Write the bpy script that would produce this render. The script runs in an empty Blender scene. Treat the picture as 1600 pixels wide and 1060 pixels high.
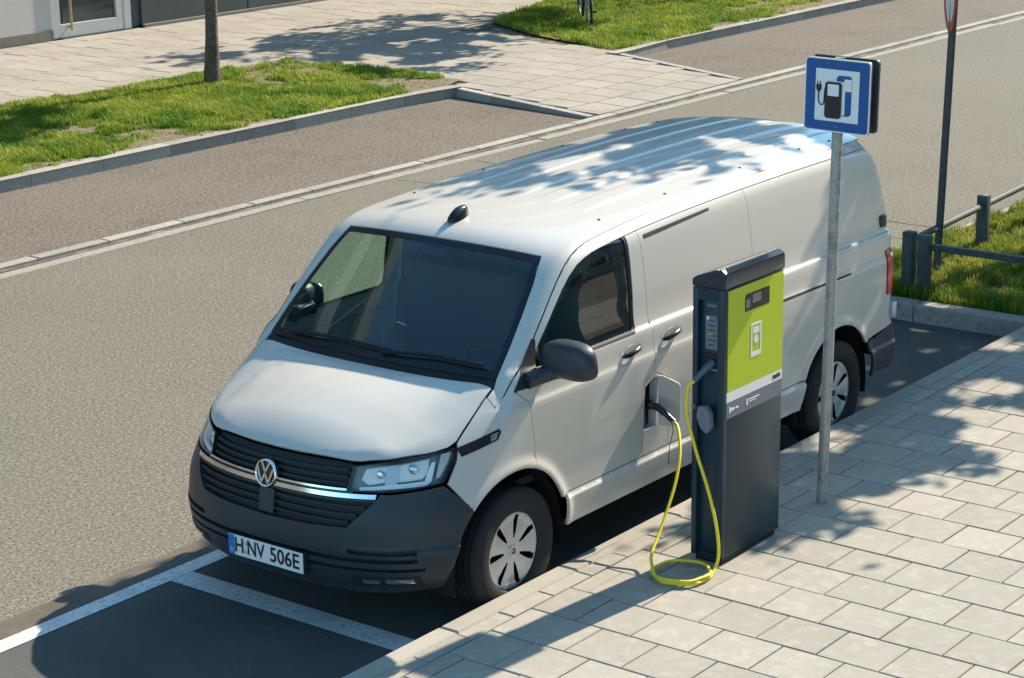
import bpy, bmesh, math, random
import numpy as np
from mathutils import Vector, Matrix
from mathutils.geometry import delaunay_2d_cdt
R = math.radians
random.seed(7); rng = np.random.default_rng(7)
scene = bpy.context.scene
COL = scene.collection

# ------------------------------------------------------------------ camera
CR = np.array([-0.60731775, 0.79432268, -0.01471807])
CU = np.array([-0.22275628, -0.15247223, 0.96287686])
CD = np.array([-0.76259084, -0.58805076, -0.26953946])
CP = np.array([7.24006197, 7.17703361, 4.35453408])
FPX = 3314.68
cam_data = bpy.data.cameras.new('camera')
cam = bpy.data.objects.new('camera', cam_data)
COL.objects.link(cam)
m = Matrix.Identity(4)
for i in range(3):
    m[i][0] = CR[i]; m[i][1] = CU[i]; m[i][2] = -CD[i]; m[i][3] = CP[i]
cam.matrix_world = m
cam_data.sensor_width = 36.0
cam_data.lens = FPX / 1600.0 * 36.0
cam_data.clip_start = 0.1
cam_data.clip_end = 3000
scene.camera = cam

# ------------------------------------------------------------------ light
SUN_EL = R(38.5)
SUN_AZ = R(174.0)            # direction (from the scene) towards the sun, from +X anticlockwise
SUNV = np.array([math.cos(SUN_EL) * math.cos(SUN_AZ), math.cos(SUN_EL) * math.sin(SUN_AZ), math.sin(SUN_EL)])
world = bpy.data.worlds.new('World')
scene.world = world
world.use_nodes = True
wn = world.node_tree.nodes; wl = world.node_tree.links
bg = wn['Background']
sky = wn.new('ShaderNodeTexSky')
sky.sky_type = 'NISHITA'
sky.sun_disc = False
sky.sun_elevation = SUN_EL
sky.sun_rotation = R(90) - SUN_AZ
sky.altitude = 300
sky.air_density = 1.0; sky.dust_density = 0.8; sky.ozone_density = 0.5
tint = wn.new('ShaderNodeMix'); tint.data_type = 'RGBA'; tint.blend_type = 'MULTIPLY'; tint.inputs[0].default_value = 1.0
tint.inputs[7].default_value = (0.66, 1.0, 1.08, 1)      # cooler white balance of the sky, the same in every direction
wl.new(sky.outputs[0], tint.inputs[6]); wl.new(tint.outputs[2], bg.inputs['Color'])
bg.inputs['Strength'].default_value = 0.132
sl = bpy.data.lights.new('sun', 'SUN')
sl.energy = 5.0; sl.angle = R(0.53); sl.color = (1.0, 0.87, 0.69)
sun = bpy.data.objects.new('sun', sl); COL.objects.link(sun)
sun.location = (-20, 3, 18)
sun.rotation_euler = Vector((-SUNV).tolist()).to_track_quat('-Z', 'Y').to_euler()
vs = scene.view_settings
vs.view_transform = 'Standard'; vs.look = 'None'; vs.gamma = 1.0; vs.use_curve_mapping = False
vs.exposure = 0.90
scene.render.resolution_x = 1024; scene.render.resolution_y = 678

# ------------------------------------------------------------------ pixel helpers (photo pixels, 1600 x 1060)
def ray(q):
    return CD + CR * (q[0] - 800) / FPX - CU * (q[1] - 530) / FPX
def pZ(q, z):
    v = ray(q); return CP + v * ((z - CP[2]) / v[2])
def pY(q, y):
    v = ray(q); return CP + v * ((y - CP[1]) / v[1])
def pX(q, x):
    v = ray(q); return CP + v * ((x - CP[0]) / v[0])

# ------------------------------------------------------------------ object helpers
WO = {}      # world origin of each object, before any later rotation
def empty(name, loc, label=None, cat=None, group=None, kind=None, parent=None):
    o = bpy.data.objects.new(name, None); COL.objects.link(o)
    o.empty_display_size = 0.1
    WO[o] = np.array(loc, float)
    if parent is not None:
        o.parent = parent; o.location = WO[o] - WO[parent]
    else:
        o.location = loc
    tag(o, label, cat, group, kind)
    return o
def tag(o, label=None, cat=None, group=None, kind=None):
    if label: o['label'] = label
    if cat: o['category'] = cat
    if group: o['group'] = group
    if kind: o['kind'] = kind
    return o
def mesh(name, V, F, mat, parent=None, smooth=False, normals=None, **kw):
    V = np.asarray(V, float).reshape(-1, 3)
    lo = V.min(0); hi = V.max(0)
    org = np.array([(lo[0] + hi[0]) / 2, (lo[1] + hi[1]) / 2, lo[2]])
    me = bpy.data.meshes.new(name)
    if isinstance(F, np.ndarray):
        n, k = F.shape
        me.vertices.add(len(V)); me.vertices.foreach_set('co', (V - org).ravel())
        me.loops.add(n * k); me.loops.foreach_set('vertex_index', F.ravel().astype(np.int32))
        me.polygons.add(n); me.polygons.foreach_set('loop_start', np.arange(0, n * k, k, dtype=np.int32))
        me.update(calc_edges=True)
    else:
        me.from_pydata((V - org).tolist(), [], F)
    mats = mat if isinstance(mat, (list, tuple)) else [mat]
    for mm in mats: me.materials.append(mm)
    if smooth:
        me.polygons.foreach_set('use_smooth', [True] * len(me.polygons))
    if normals is not None:
        me.normals_split_custom_set_from_vertices([tuple(x) for x in normals])
    me.validate() if not isinstance(F, np.ndarray) and normals is None else None
    o = bpy.data.objects.new(name, me); COL.objects.link(o)
    WO[o] = org
    if parent is not None:
        o.parent = parent; o.location = org - WO[parent]
    else:
        o.location = org
    tag(o, **kw)
    return o
def copy_tree(o, parent=None):
    c = o.copy(); COL.objects.link(c)
    WO[c] = WO[o].copy()
    if parent is not None: c.parent = parent
    for ch in list(o.children): copy_tree(ch, c)
    return c
def smooth_by_angle(o, deg=35):
    o.data.polygons.foreach_set('use_smooth', [True] * len(o.data.polygons))
    o.data.set_sharp_from_angle(angle=R(deg))
    return o

class G:
    """collects geometry for ONE mesh"""
    def __init__(s): s.v = []; s.f = []; s.mi = []
    def add(s, V, F, mi=0):
        b = len(s.v); s.v += [tuple(map(float, p)) for p in V]
        s.f += [tuple(i + b for i in f) for f in F]; s.mi += [mi] * len(F); return s
    def box(s, x0, x1, y0, y1, z0, z1, bev=0.0, mi=0):
        bm = bmesh.new(); bmesh.ops.create_cube(bm, size=1.0)
        for v in bm.verts:
            v.co = Vector((x0 + (v.co.x + .5) * (x1 - x0), y0 + (v.co.y + .5) * (y1 - y0), z0 + (v.co.z + .5) * (z1 - z0)))
        if bev > 0:
            bmesh.ops.bevel(bm, geom=list(bm.edges), offset=bev, segments=2, affect='EDGES', profile=0.5)
        bm.verts.index_update()
        s.add([v.co for v in bm.verts], [[v.index for v in f.verts] for f in bm.faces], mi); bm.free(); return s
    def tube(s, pts, rad, n=10, cap=True, mi=0, closed=False):
        P = np.asarray(pts, float); k = len(P)
        rad = np.broadcast_to(np.asarray(rad, float), (k,))
        if closed: T = np.roll(P, -1, 0) - np.roll(P, 1, 0)
        else:
            T = np.gradient(P, axis=0)
        T /= np.linalg.norm(T, axis=1)[:, None] + 1e-12
        up = np.array([0, 0, 1.0]) if abs(T[0][2]) < .9 else np.array([1.0, 0, 0])
        N = np.cross(T[0], up); N /= np.linalg.norm(N)
        V = []
        for i in range(k):
            N = N - T[i] * (N @ T[i]); N /= np.linalg.norm(N); B = np.cross(T[i], N)
            for j in range(n):
                a = 2 * math.pi * j / n
                V.append(P[i] + rad[i] * (math.cos(a) * N + math.sin(a) * B))
        F = []
        for i in range(k if closed else k - 1):
            i2 = (i + 1) % k
            for j in range(n):
                F.append((i * n + j, i * n + (j + 1) % n, i2 * n + (j + 1) % n, i2 * n + j))
        if cap and not closed:
            F.append(tuple(range(n))[::-1]); F.append(tuple((k - 1) * n + j for j in range(n)))
        return s.add(V, F, mi)
    def prism(s, poly, o, a, b, d, mi=0):
        """2-D polygon in plane (o, a, b), thickened along d"""
        o, a, b, d = (np.asarray(t, float) for t in (o, a, b, d))
        n = len(poly); V = [o + a * p[0] + b * p[1] for p in poly]; V += [v + d for v in V]
        F = [tuple(range(n))[::-1], tuple(range(n, 2 * n))] + [(i, (i + 1) % n, n + (i + 1) % n, n + i) for i in range(n)]
        return s.add(V, F, mi)
    def lathe(s, prof, o, ax, n=32, mi=0):
        """prof: list of (axial, radius)"""
        ax = np.asarray(ax, float); ax /= np.linalg.norm(ax); o = np.asarray(o, float)
        up = np.array([0, 0, 1.0]) if abs(ax[2]) < .9 else np.array([1.0, 0, 0])
        a = np.cross(up, ax); a /= np.linalg.norm(a); b = np.cross(ax, a)
        V = []; F = []
        for (h, r) in prof:
            for j in range(n):
                t = 2 * math.pi * j / n
                V.append(o + ax * h + r * (math.cos(t) * a + math.sin(t) * b))
        for i in range(len(prof) - 1):
            for j in range(n):
                F.append((i * n + j, i * n + (j + 1) % n, (i + 1) * n + (j + 1) % n, (i + 1) * n + j))
        return s.add(V, F, mi)
    def build(s, name, mat, parent=None, angle=None, **kw):
        o = mesh(name, s.v, s.f, mat, parent, **kw)
        if any(s.mi): o.data.polygons.foreach_set('material_index', s.mi)
        bm = bmesh.new(); bm.from_mesh(o.data); bmesh.ops.recalc_face_normals(bm, faces=bm.faces); bm.to_mesh(o.data); bm.free()
        if angle: smooth_by_angle(o, angle)
        return o

def text_mesh(txt, size, spacing=1.0, bold=0.0):
    cu = bpy.data.curves.new('t', 'FONT'); cu.body = txt; cu.size = size; cu.space_character = spacing
    cu.align_x = 'CENTER'; cu.align_y = 'CENTER'; cu.resolution_u = 4; cu.offset = bold
    ob = bpy.data.objects.new('t', cu); COL.objects.link(ob)
    me = ob.evaluated_get(bpy.context.evaluated_depsgraph_get()).to_mesh()
    V = [tuple(v.co) for v in me.vertices]; F = [tuple(p.vertices) for p in me.polygons]
    ob.to_mesh_clear(); bpy.data.objects.remove(ob); bpy.data.curves.remove(cu)
    return V, F

# ------------------------------------------------------------------ materials
MATS = {}
def mat(name, color, rough=0.6, metal=0.0, spec=0.5, coat=0.0, noise=None, bump=None, rnd=0.0, emit=None, coatr=0.05):
    """noise: list of (scale, (r,g,b) other colour, lo, hi [, detail]); bump: (scale, strength, dist)"""
    if name in MATS: return MATS[name]
    m = bpy.data.materials.new(name); m.use_nodes = True
    nt = m.node_tree; n = nt.nodes; l = nt.links; p = n['Principled BSDF']
    p.inputs['Roughness'].default_value = rough; p.inputs['Metallic'].default_value = metal
    p.inputs['Specular IOR Level'].default_value = spec
    p.inputs['Coat Weight'].default_value = coat; p.inputs['Coat Roughness'].default_value = coatr
    p.inputs['Base Color'].default_value = (*color, 1)
    src = None
    if noise or bump:
        geo = n.new('ShaderNodeNewGeometry')
    if noise:
        rgb = n.new('ShaderNodeRGB'); rgb.outputs[0].default_value = (*color, 1); src = rgb.outputs[0]
        for t in noise:
            sc, c2, lo, hi = t[:4]
            nz = n.new('ShaderNodeTexNoise'); nz.inputs['Scale'].default_value = sc
            nz.inputs['Detail'].default_value = t[4] if len(t) > 4 else 4
            nz.inputs['Roughness'].default_value = 0.6
            l.new(geo.outputs['Position'], nz.inputs['Vector'])
            mr = n.new('ShaderNodeMapRange'); mr.inputs['From Min'].default_value = lo; mr.inputs['From Max'].default_value = hi
            mr.clamp = True
            l.new(nz.outputs['Fac'], mr.inputs['Value'])
            mx = n.new('ShaderNodeMix'); mx.data_type = 'RGBA'
            l.new(mr.outputs[0], mx.inputs[0]); l.new(src, mx.inputs[6]); mx.inputs[7].default_value = (*c2, 1)
            src = mx.outputs[2]
    if rnd:
        oi = n.new('ShaderNodeObjectInfo')
        if src is None:
            rgb = n.new('ShaderNodeRGB'); rgb.outputs[0].default_value = (*color, 1); src = rgb.outputs[0]
        hs = n.new('ShaderNodeHueSaturation')
        mr = n.new('ShaderNodeMapRange'); mr.inputs['To Min'].default_value = 1 - rnd; mr.inputs['To Max'].default_value = 1 + rnd
        l.new(oi.outputs['Random'], mr.inputs['Value']); l.new(mr.outputs[0], hs.inputs['Value']); l.new(src, hs.inputs['Color'])
        src = hs.outputs['Color']
    if src is not None: l.new(src, p.inputs['Base Color'])
    if bump:
        nz = n.new('ShaderNodeTexNoise'); nz.inputs['Scale'].default_value = bump[0]; nz.inputs['Detail'].default_value = 5
        l.new(geo.outputs['Position'], nz.inputs['Vector'])
        b = n.new('ShaderNodeBump'); b.inputs['Strength'].default_value = bump[1]; b.inputs['Distance'].default_value = bump[2]
        l.new(nz.outputs['Fac'], b.inputs['Height']); l.new(b.outputs[0], p.inputs['Normal'])
    if emit:
        p.inputs['Emission Color'].default_value = (*emit[:3], 1); p.inputs['Emission Strength'].default_value = emit[3]
    MATS[name] = m
    return m
def glass_mat(name, tint, ior=1.5, rough=0.0):
    m = bpy.data.materials.new(name); m.use_nodes = True
    nt = m.node_tree; n = nt.nodes; l = nt.links
    for x in list(n):
        if x.type != 'OUTPUT_MATERIAL': n.remove(x)
    out = [x for x in n if x.type == 'OUTPUT_MATERIAL'][0]
    tr = n.new('ShaderNodeBsdfTransparent'); tr.inputs[0].default_value = (*tint, 1)
    gl = n.new('ShaderNodeBsdfGlossy'); gl.inputs['Roughness'].default_value = rough; gl.inputs[0].default_value = (1, 1, 1, 1)
    # Schlick reflectance, the same from both sides of the pane
    lw = n.new('ShaderNodeLayerWeight'); lw.inputs[0].default_value = 0.5
    pw = n.new('ShaderNodeMath'); pw.operation = 'POWER'; pw.inputs[1].default_value = 5.0
    ma = n.new('ShaderNodeMath'); ma.operation = 'MULTIPLY_ADD'
    f0 = ((ior - 1) / (ior + 1)) ** 2
    ma.inputs[1].default_value = 1 - f0; ma.inputs[2].default_value = f0
    l.new(lw.outputs['Facing'], pw.inputs[0]); l.new(pw.outputs[0], ma.inputs[0])
    mx = n.new('ShaderNodeMixShader')
    l.new(ma.outputs[0], mx.inputs[0]); l.new(tr.outputs[0], mx.inputs[1]); l.new(gl.outputs[0], mx.inputs[2]); l.new(mx.outputs[0], out.inputs[0])
    return m
def leaf_mat(name, c1, c2, scale, transl=0.35):
    m = bpy.data.materials.new(name); m.use_nodes = True
    nt = m.node_tree; n = nt.nodes; l = nt.links
    out = [x for x in n if x.type == 'OUTPUT_MATERIAL'][0]; p = n['Principled BSDF']
    geo = n.new('ShaderNodeNewGeometry')
    nz = n.new('ShaderNodeTexNoise'); nz.inputs['Scale'].default_value = scale; nz.inputs['Detail'].default_value = 5
    l.new(geo.outputs['Position'], nz.inputs['Vector'])
    mr = n.new('ShaderNodeMapRange'); mr.inputs['From Min'].default_value = .33; mr.inputs['From Max'].default_value = .67
    l.new(nz.outputs['Fac'], mr.inputs['Value'])
    mx = n.new('ShaderNodeMix'); mx.data_type = 'RGBA'; mx.inputs[6].default_value = (*c1, 1); mx.inputs[7].default_value = (*c2, 1)
    l.new(mr.outputs[0], mx.inputs[0])
    l.new(mx.outputs[2], p.inputs['Base Color']); p.inputs['Roughness'].default_value = .55; p.inputs['Specular IOR Level'].default_value = .25
    t = n.new('ShaderNodeBsdfTranslucent'); l.new(mx.outputs[2], t.inputs[0])
    ms = n.new('ShaderNodeMixShader'); ms.inputs[0].default_value = transl
    l.new(p.outputs[0], ms.inputs[1]); l.new(t.outputs[0], ms.inputs[2]); l.new(ms.outputs[0], out.inputs[0])
    return m

# ================================================================== SETTING
M_road = mat('road asphalt', (.152, .140, .115), .9, spec=.2, noise=[(.9, (.132, .122, .102), .45, .75), (.25, (.168, .154, .13), .4, .7), (42, (.26, .243, .207), .50, .68, 1), (56, (.045, .042, .036), .53, .70, 1)])
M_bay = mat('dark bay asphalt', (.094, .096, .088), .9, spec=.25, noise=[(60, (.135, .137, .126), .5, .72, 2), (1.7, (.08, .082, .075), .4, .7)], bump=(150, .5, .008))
M_farbay = mat('far bay asphalt', (.142, .122, .10), .92, spec=.2, noise=[(1.3, (.108, .095, .08), .44, .66), (.35, (.16, .14, .117), .4, .7), (26, (.22, .193, .162), .5, .68, 1), (34, (.05, .044, .038), .53, .70, 1)])
M_strip = mat('worn road edge', (.135, .118, .098), .92, spec=.2, noise=[(110, (.19, .165, .14), .5, .75, 2), (2.3, (.1, .086, .072), .45, .7)], bump=(140, .4, .008))
M_white = mat('road paint', (.70, .70, .68), .7, noise=[(45, (.36, .35, .33), .52, .66, 6), (4, (.55, .55, .53), .45, .7), (9, (.22, .215, .2), .66, .72, 8)], bump=(120, .4, .004))
M_slab = mat('concrete slab', (.345, .325, .28), .88, spec=.25, noise=[(2.2, (.315, .297, .258), .4, .7), (120, (.27, .253, .22), .54, .72, 2), (14, (.395, .375, .33), .5, .75), (3.3, (.27, .254, .218), .64, .76, 6)], bump=(220, .25, .003), rnd=.09)
M_farslab = mat('far concrete slab', (.335, .308, .266), .9, spec=.2, noise=[(1.2, (.275, .252, .218), .4, .7), (9, (.345, .318, .278), .5, .75)], rnd=.05)
M_joint = mat('joint sand', (.085, .076, .062), .95, noise=[(5, (.19, .172, .142), .45, .62)])
M_kerb = mat('granite kerb', (.37, .345, .295), .85, spec=.3, noise=[(180, (.24, .225, .195), .5, .7, 2), (3, (.31, .29, .25), .4, .7)], bump=(110, .5, .005), rnd=.12)
M_kerbfar = mat('grey granite kerb', (.36, .345, .315), .85, spec=.3, noise=[(30, (.22, .21, .19), .48, .66, 3), (3, (.29, .278, .25), .4, .7)], bump=(70, .5, .008), rnd=.14)
M_soil = mat('dry soil', (.15, .115, .075), .95, noise=[(5, (.21, .165, .11), .4, .7), (40, (.1, .078, .05), .5, .7)], bump=(40, .6, .02))
M_earth = mat('ground earth', (.2, .18, .15), .95, noise=[(.2, (.16, .15, .12), .4, .7)])

def sheet(name, poly, z, m_, **kw):
    return mesh(name, [(p[0], p[1], z) for p in poly], [tuple(range(len(poly)))], m_, **kw)
def rect(x0, x1, y0, y1): return [(x0, y0), (x1, y0), (x1, y1), (x0, y1)]

sheet('ground', rect(-600, 600, -600, 600), -.06, M_earth, kind='structure')
sheet('road', rect(-120, 60, -7.22, -.93), 0.0, M_road, kind='structure')
sheet('road_edge_strip', rect(-7.0, 60, -1.2, -.995), 0.004, M_strip, kind='structure')
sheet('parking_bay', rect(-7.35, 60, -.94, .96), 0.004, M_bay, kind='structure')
sheet('far_parking_bay', rect(-120, 60, -10.2, -7.38), 0.0, M_farbay, kind='structure')
M_seam = mat('bitumen seam', (.085, .078, .066), .9, noise=[(5, (.13, .12, .1), .45, .6)])
for k, (xa, xb) in enumerate(((-9.35, -9.75), (-10.6, -10.3))):
    ys = np.linspace(-7.05, -1.3, 40); xs = np.interp(ys, [-7.05, -1.3], [xa, xb]) + .05 * np.sin(ys * 1.7 + k) + .03 * np.sin(ys * 4.1 + 2 * k)
    w = .012 + .006 * np.sin(ys * 3 + k)
    V = [(x - a, y, .003) for x, y, a in zip(xs, ys, w)] + [(x + a, y, .003) for x, y, a in zip(xs, ys, w)]
    mesh('road_seam', V, [(i, i + 1, 41 + i, 40 + i) for i in range(39)], M_seam, kind='structure')
gl = G()
for (a, b, c, d_) in [(-7.0, 60, -1.0, -.88), (-.30, -.135, -.876, .938)]:
    gl.add([(a, c, .0085), (b, c, .0085), (b, d_, .0085), (a, d_, .0085)], [(0, 1, 2, 3)])
gl.build('parking_line_marking', M_white, kind='structure')

def proj(P):
    v = np.asarray(P, float) - CP; D = v @ CD
    return np.array([800 + FPX * (v @ CR) / D, 530 - FPX * (v @ CU) / D, D])
def in_view(P, mx=20):
    q = proj(P); return q[2] > 0 and -mx < q[0] < 1600 + mx and -mx < q[1] < 1060 + mx

def slab_geom(sx, sy, h, ch):
    """box without bottom, chamfered top, centred, top at z = 0"""
    a, b = sx / 2, sy / 2
    V = [(-a, -b, -h), (a, -b, -h), (a, b, -h), (-a, b, -h), (-a, -b, -ch), (a, -b, -ch), (a, b, -ch), (-a, b, -ch),
         (-a + ch, -b + ch, 0), (a - ch, -b + ch, 0), (a - ch, b - ch, 0), (-a + ch, b - ch, 0)]
    F = [(8, 9, 10, 11)] + [(i, (i + 1) % 4, 4 + (i + 1) % 4, 4 + i) for i in range(4)] + [(4 + i, 4 + (i + 1) % 4, 8 + (i + 1) % 4, 8 + i) for i in range(4)]
    return V, F
_slabmesh = {}
def slab_mesh(name, sx, sy, h, ch, m_):
    k = (name, round(sx, 3), round(sy, 3), h, ch)
    if k not in _slabmesh:
        V, F = slab_geom(sx, sy, h, ch)
        me = bpy.data.meshes.new(name); me.from_pydata(V, [], F); me.materials.append(m_); _slabmesh[k] = me
    return _slabmesh[k]
def lay(name, items, parent, m_, h=.05, ch=.004, limit=290, tilt=.004, dz=.0015, z_of=None, stuffname=None):
    """items: (cx, cy, sx, sy, z). the largest in view become objects, the rest one 'stuff' part"""
    sc = []
    for it in items:
        q = proj((it[0], it[1], it[4]))
        vis = in_view((it[0], it[1], it[4]), 60)
        sc.append((-(it[2] * it[3]) / q[2] ** 2 if vis else 1.0))
    order = np.argsort(sc)
    g = G()
    for rank, i in enumerate(order):
        cx, cy, sx, sy, z = items[i]
        rx, ry, rz = random.uniform(-tilt, tilt), random.uniform(-tilt, tilt), random.uniform(-dz, dz)
        slope = z_of(cx, cy) if z_of else 0.0
        if rank < limit and sc[i] < 0:
            o = bpy.data.objects.new(name, slab_mesh(name, sx, sy, h, ch, m_)); COL.objects.link(o)
            o.parent = parent; o.location = np.array([cx, cy, z + rz]) - WO[parent]; o.rotation_euler = (rx + slope, ry, 0)
        else:
            V, F = slab_geom(sx, sy, h, ch)
            V = [(cx + p[0], cy + p[1], z + rz + p[2] + p[1] * (rx + slope) - p[0] * ry) for p in V]
            g.add(V, F)
    if g.v:
        mesh(stuffname or name, g.v, g.f, m_, parent, kind='stuff')

# ---- near pavement
KZ = .165
pv = sheet('pavement', rect(-40, 30, 1.165, 40), KZ - .022, M_joint, kind='structure')
S = 1 / 3.0
items = []
k0 = int((-16) / S); 
for k in range(k0, 9):
    x0 = -1.67 + k * S - S * 0
    off = 1.945 if (k % 2 == 1) else 2.105
    cx = x0 + S / 2
    js = [off + S * j for j in range(-3, 16)]
    js = [1.172] + [j for j in js if j > 1.21]
    for a, b in zip(js[:-1], js[1:]):
        items.append((cx, (a + b) / 2, S - .0065, b - a - .0065, KZ))
lay('paving_slab', items, pv, M_slab, tilt=.0045, dz=.0018, limit=295)
# ---- near kerb
kb = mesh('kerb', [(-40, .97, -.05), (30, .97, -.05), (30, 1.15, -.05), (-40, 1.15, -.05), (-40, .97, KZ - .03), (30, .97, KZ - .03), (30, 1.15, KZ - .03), (-40, 1.15, KZ - .03)],
          [(0, 3, 2, 1), (4, 5, 6, 7), (0, 1, 5, 4), (1, 2, 6, 5), (2, 3, 7, 6), (3, 0, 4, 7)], M_joint, kind='structure')
items = [(x + .5, 1.002, .993, .122, KZ + .001) for x in np.arange(-13.22, 5, 1.0)]
lay('kerb_stone', items, kb, M_kerb, h=.2, ch=.010, tilt=.003, dz=.001)
items = [(-13.2 + S * (i + .5), 1.118, S - .006, .098, KZ) for i in range(54)]
lay('border_stone', items, kb, M_slab, h=.1, ch=.004, tilt=.006, dz=.002)

# ---- island behind the van
isl = [(-7.42, -.9), (-7.42, .95), (-40, .95), (-40, -.9)]
def soil(name, poly, z, top=.05):
    return sheet(name, poly, z, M_soil, kind='structure')
soil('verge_soil', [(-7.35, -.98), (-7.35, .95), (-40, .95), (-40, -.98)], .10)
kb2 = mesh('island_kerb', [(-7.36, -.98, -.04), (-7.24, -.98, -.04), (-7.24, .94, -.04), (-7.36, .94, -.04), (-7.36, -.98, .13), (-7.24, -.98, .13), (-7.24, .94, .13), (-7.36, .94, .13)],
           [(4, 5, 6, 7), (0, 1, 5, 4), (1, 2, 6, 5), (2, 3, 7, 6), (3, 0, 4, 7)], M_joint, kind='structure')
lay('kerb_stone', [(-7.29, -.52, .15, .94, .15), (-7.29, .44, .15, .96, .15)], kb2, M_kerbfar, h=.16, ch=.012)
lay('kerb_stone', [(x, -1.01, .993, .12, .09) for x in np.arange(-7.86, -16, -1.0)], kb2, M_kerbfar, h=.12, ch=.012)

# ---- far side: gutter strip, ramp, pavement, islands
gs = mesh('gutter', [(-60, -7.5, -.03), (40, -7.5, -.03), (40, -7.1, -.03), (-60, -7.1, -.03), (-60, -7.5, -.012), (40, -7.5, -.012), (40, -7.1, -.012), (-60, -7.1, -.012)],
          [(4, 5, 6, 7), (0, 1, 5, 4), (1, 2, 6, 5), (2, 3, 7, 6), (3, 0, 4, 7)], M_joint, kind='structure')
sheet('gutter_joint', rect(-60, 40, -7.352, -7.27), .006, M_joint, kind='structure')
its = []
x = -2.0
while x > -34:
    L = random.uniform(.8, 1.1)
    its.append((x - L / 2, -7.42, L - .012, .13, .030)); x -= L
lay('gutter_stone', its, gs, M_kerbfar, h=.05, ch=.006, limit=200)
lay('gutter_strip', [(-2 - 4 * i, -7.195, 3.99, .14, .008) for i in range(9)], gs, mat('pale worn concrete', (.30, .278, .24), .9, noise=[(20, (.22, .2, .172), .45, .65), (2, (.26, .24, .206), .4, .7)]), h=.02, ch=.004)

FZ = .12
pf = sheet('far_pavement', rect(-120, 60, -40, -10.06), FZ - .02, M_joint, kind='structure')
items = []
FS = .5
for i in range(-64, 4):
    for j in range(0, 16):
        cx = -.2 + i * FS; cy = -18.1 + (j + .5) * FS
        # outside the grass islands
        if cy > -13.75 and cx > -14.55: continue
        if cy > -13.75 and cx < -19.0: continue
        if cy > -13.75 and cx < -17.75 - ( -10.2 - cy) * .25 : continue
        if cy > -10.2: continue
        ox = FS / 2 if j % 2 else 0
        items.append((cx + ox * .5, cy, FS - .008, FS - .008, FZ))
lay('paving_slab', items, pf, M_farslab, h=.04, ch=.005, limit=290, tilt=.004, dz=.002)
# ramp to the road
RZ0, RZ1, RY0, RY1 = FZ, .035, -10.12, -7.5
def rz(y): return RZ0 + (RZ1 - RZ0) * (y - RY0) / (RY1 - RY0)
rxl = lambda y: -13.93 + (y - RY0) / (RY1 - RY0) * .5
rxr = lambda y: -17.62 + (y - RY0) / (RY1 - RY0) * .75
V = [(rxr(RY0), RY0, -.02), (rxl(RY0), RY0, -.02), (rxl(RY1), RY1, -.02), (rxr(RY1), RY1, -.02), (rxr(RY0), RY0, RZ0 - .015), (rxl(RY0), RY0, RZ0 - .015), (rxl(RY1), RY1, RZ1 - .015), (rxr(RY1), RY1, RZ1 - .015)]
rp = mesh('driveway', V, [(4, 5, 6, 7), (0, 1, 5, 4), (1, 2, 6, 5), (2, 3, 7, 6), (3, 0, 4, 7)], M_joint, kind='structure')
sl_ang = math.atan2(RZ1 - RZ0, RY1 - RY0)
items = []
for j in range(5):
    y0 = RY0 + .02 + j * .52; y1 = y0 + .51; yc = (y0 + y1) / 2
    x = rxr(yc) + .15 - (.25 if j % 2 else 0)
    x0 = rxr(yc) + .12; x1 = rxl(yc) - .12
    cuts = [x0] + [c for c in np.arange(x0 + (.26 if j % 2 else .52), x1 - .1, .52)] + [x1]
    for a, b in zip(cuts[:-1], cuts[1:]): items.append(((a + b) / 2, yc, b - a - .008, .502, rz(yc)))
lay('paving_slab', items, rp, M_farslab, h=.03, ch=.005, tilt=.002, dz=.001, z_of=lambda x, y: sl_ang)
for fx, nm in ((rxl, 'l'), (rxr, 'r')):
    for j in range(3):
        y0 = RY0 + j * .87; y1 = y0 + .86; g = G()
        g.add([(fx(y0) - .06, y0, -.02), (fx(y0) + .06, y0, -.02), (fx(y1) + .06, y1, -.02), (fx(y1) - .06, y1, -.02),
               (fx(y0) - .06, y0, rz(y0) + .004), (fx(y0) + .06, y0, rz(y0) + .004), (fx(y1) + .06, y1, rz(y1) + .004), (fx(y1) - .06, y1, rz(y1) + .004)],
              [(4, 5, 6, 7), (0, 1, 5, 4), (1, 2, 6, 5), (2, 3, 7, 6), (3, 0, 4, 7)])
        g.build('edging_stone', M_kerbfar, rp)

def kerb_run(name, path, w, z0, z1, parent, mt, seg=1.0):
    """kerb stones along a 2-D path, each its own object"""
    P = np.array(path, float); d = np.hypot(*np.diff(P, axis=0).T); s = np.concatenate([[0], np.cumsum(d)])
    t = 0.0
    while t < s[-1] - .05:
        L = min(seg, s[-1] - t); ss = np.linspace(t + .004, t + L - .004, 5)
        c = np.stack([np.interp(ss, s, P[:, 0]), np.interp(ss, s, P[:, 1])], -1)
        T = np.gradient(c, axis=0); T /= np.hypot(*T.T)[:, None]; N = np.stack([-T[:, 1], T[:, 0]], -1)
        V = []; ch = .018
        prof_ = [(0, z0), (0, z1 - ch), (ch, z1), (w - .01, z1), (w, z1 - .01), (w, z0)]
        for i in range(5):
            for (a, z) in prof_: V.append((c[i, 0] + N[i, 0] * a, c[i, 1] + N[i, 1] * a, z))
        n = len(prof_); F = []
        for i in range(4):
            for j in range(n - 1): F.append((i * n + j, i * n + j + 1, (i + 1) * n + j + 1, (i + 1) * n + j))
        F.append(tuple(range(n))); F.append(tuple(4 * n + j for j in range(n))[::-1])
        g = G(); g.add(V, F); g.build('kerb_stone', mt, parent)
        t += L
def arc(cx, cy, r, a0, a1, n=8):
    return [(cx + r * math.cos(R(a)), cy + r * math.sin(R(a))) for a in np.linspace(a0, a1, n)]
kl = sheet('far_kerb', rect(-60, 20, -10.19, -10.1), .05, M_joint, kind='structure')
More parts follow.
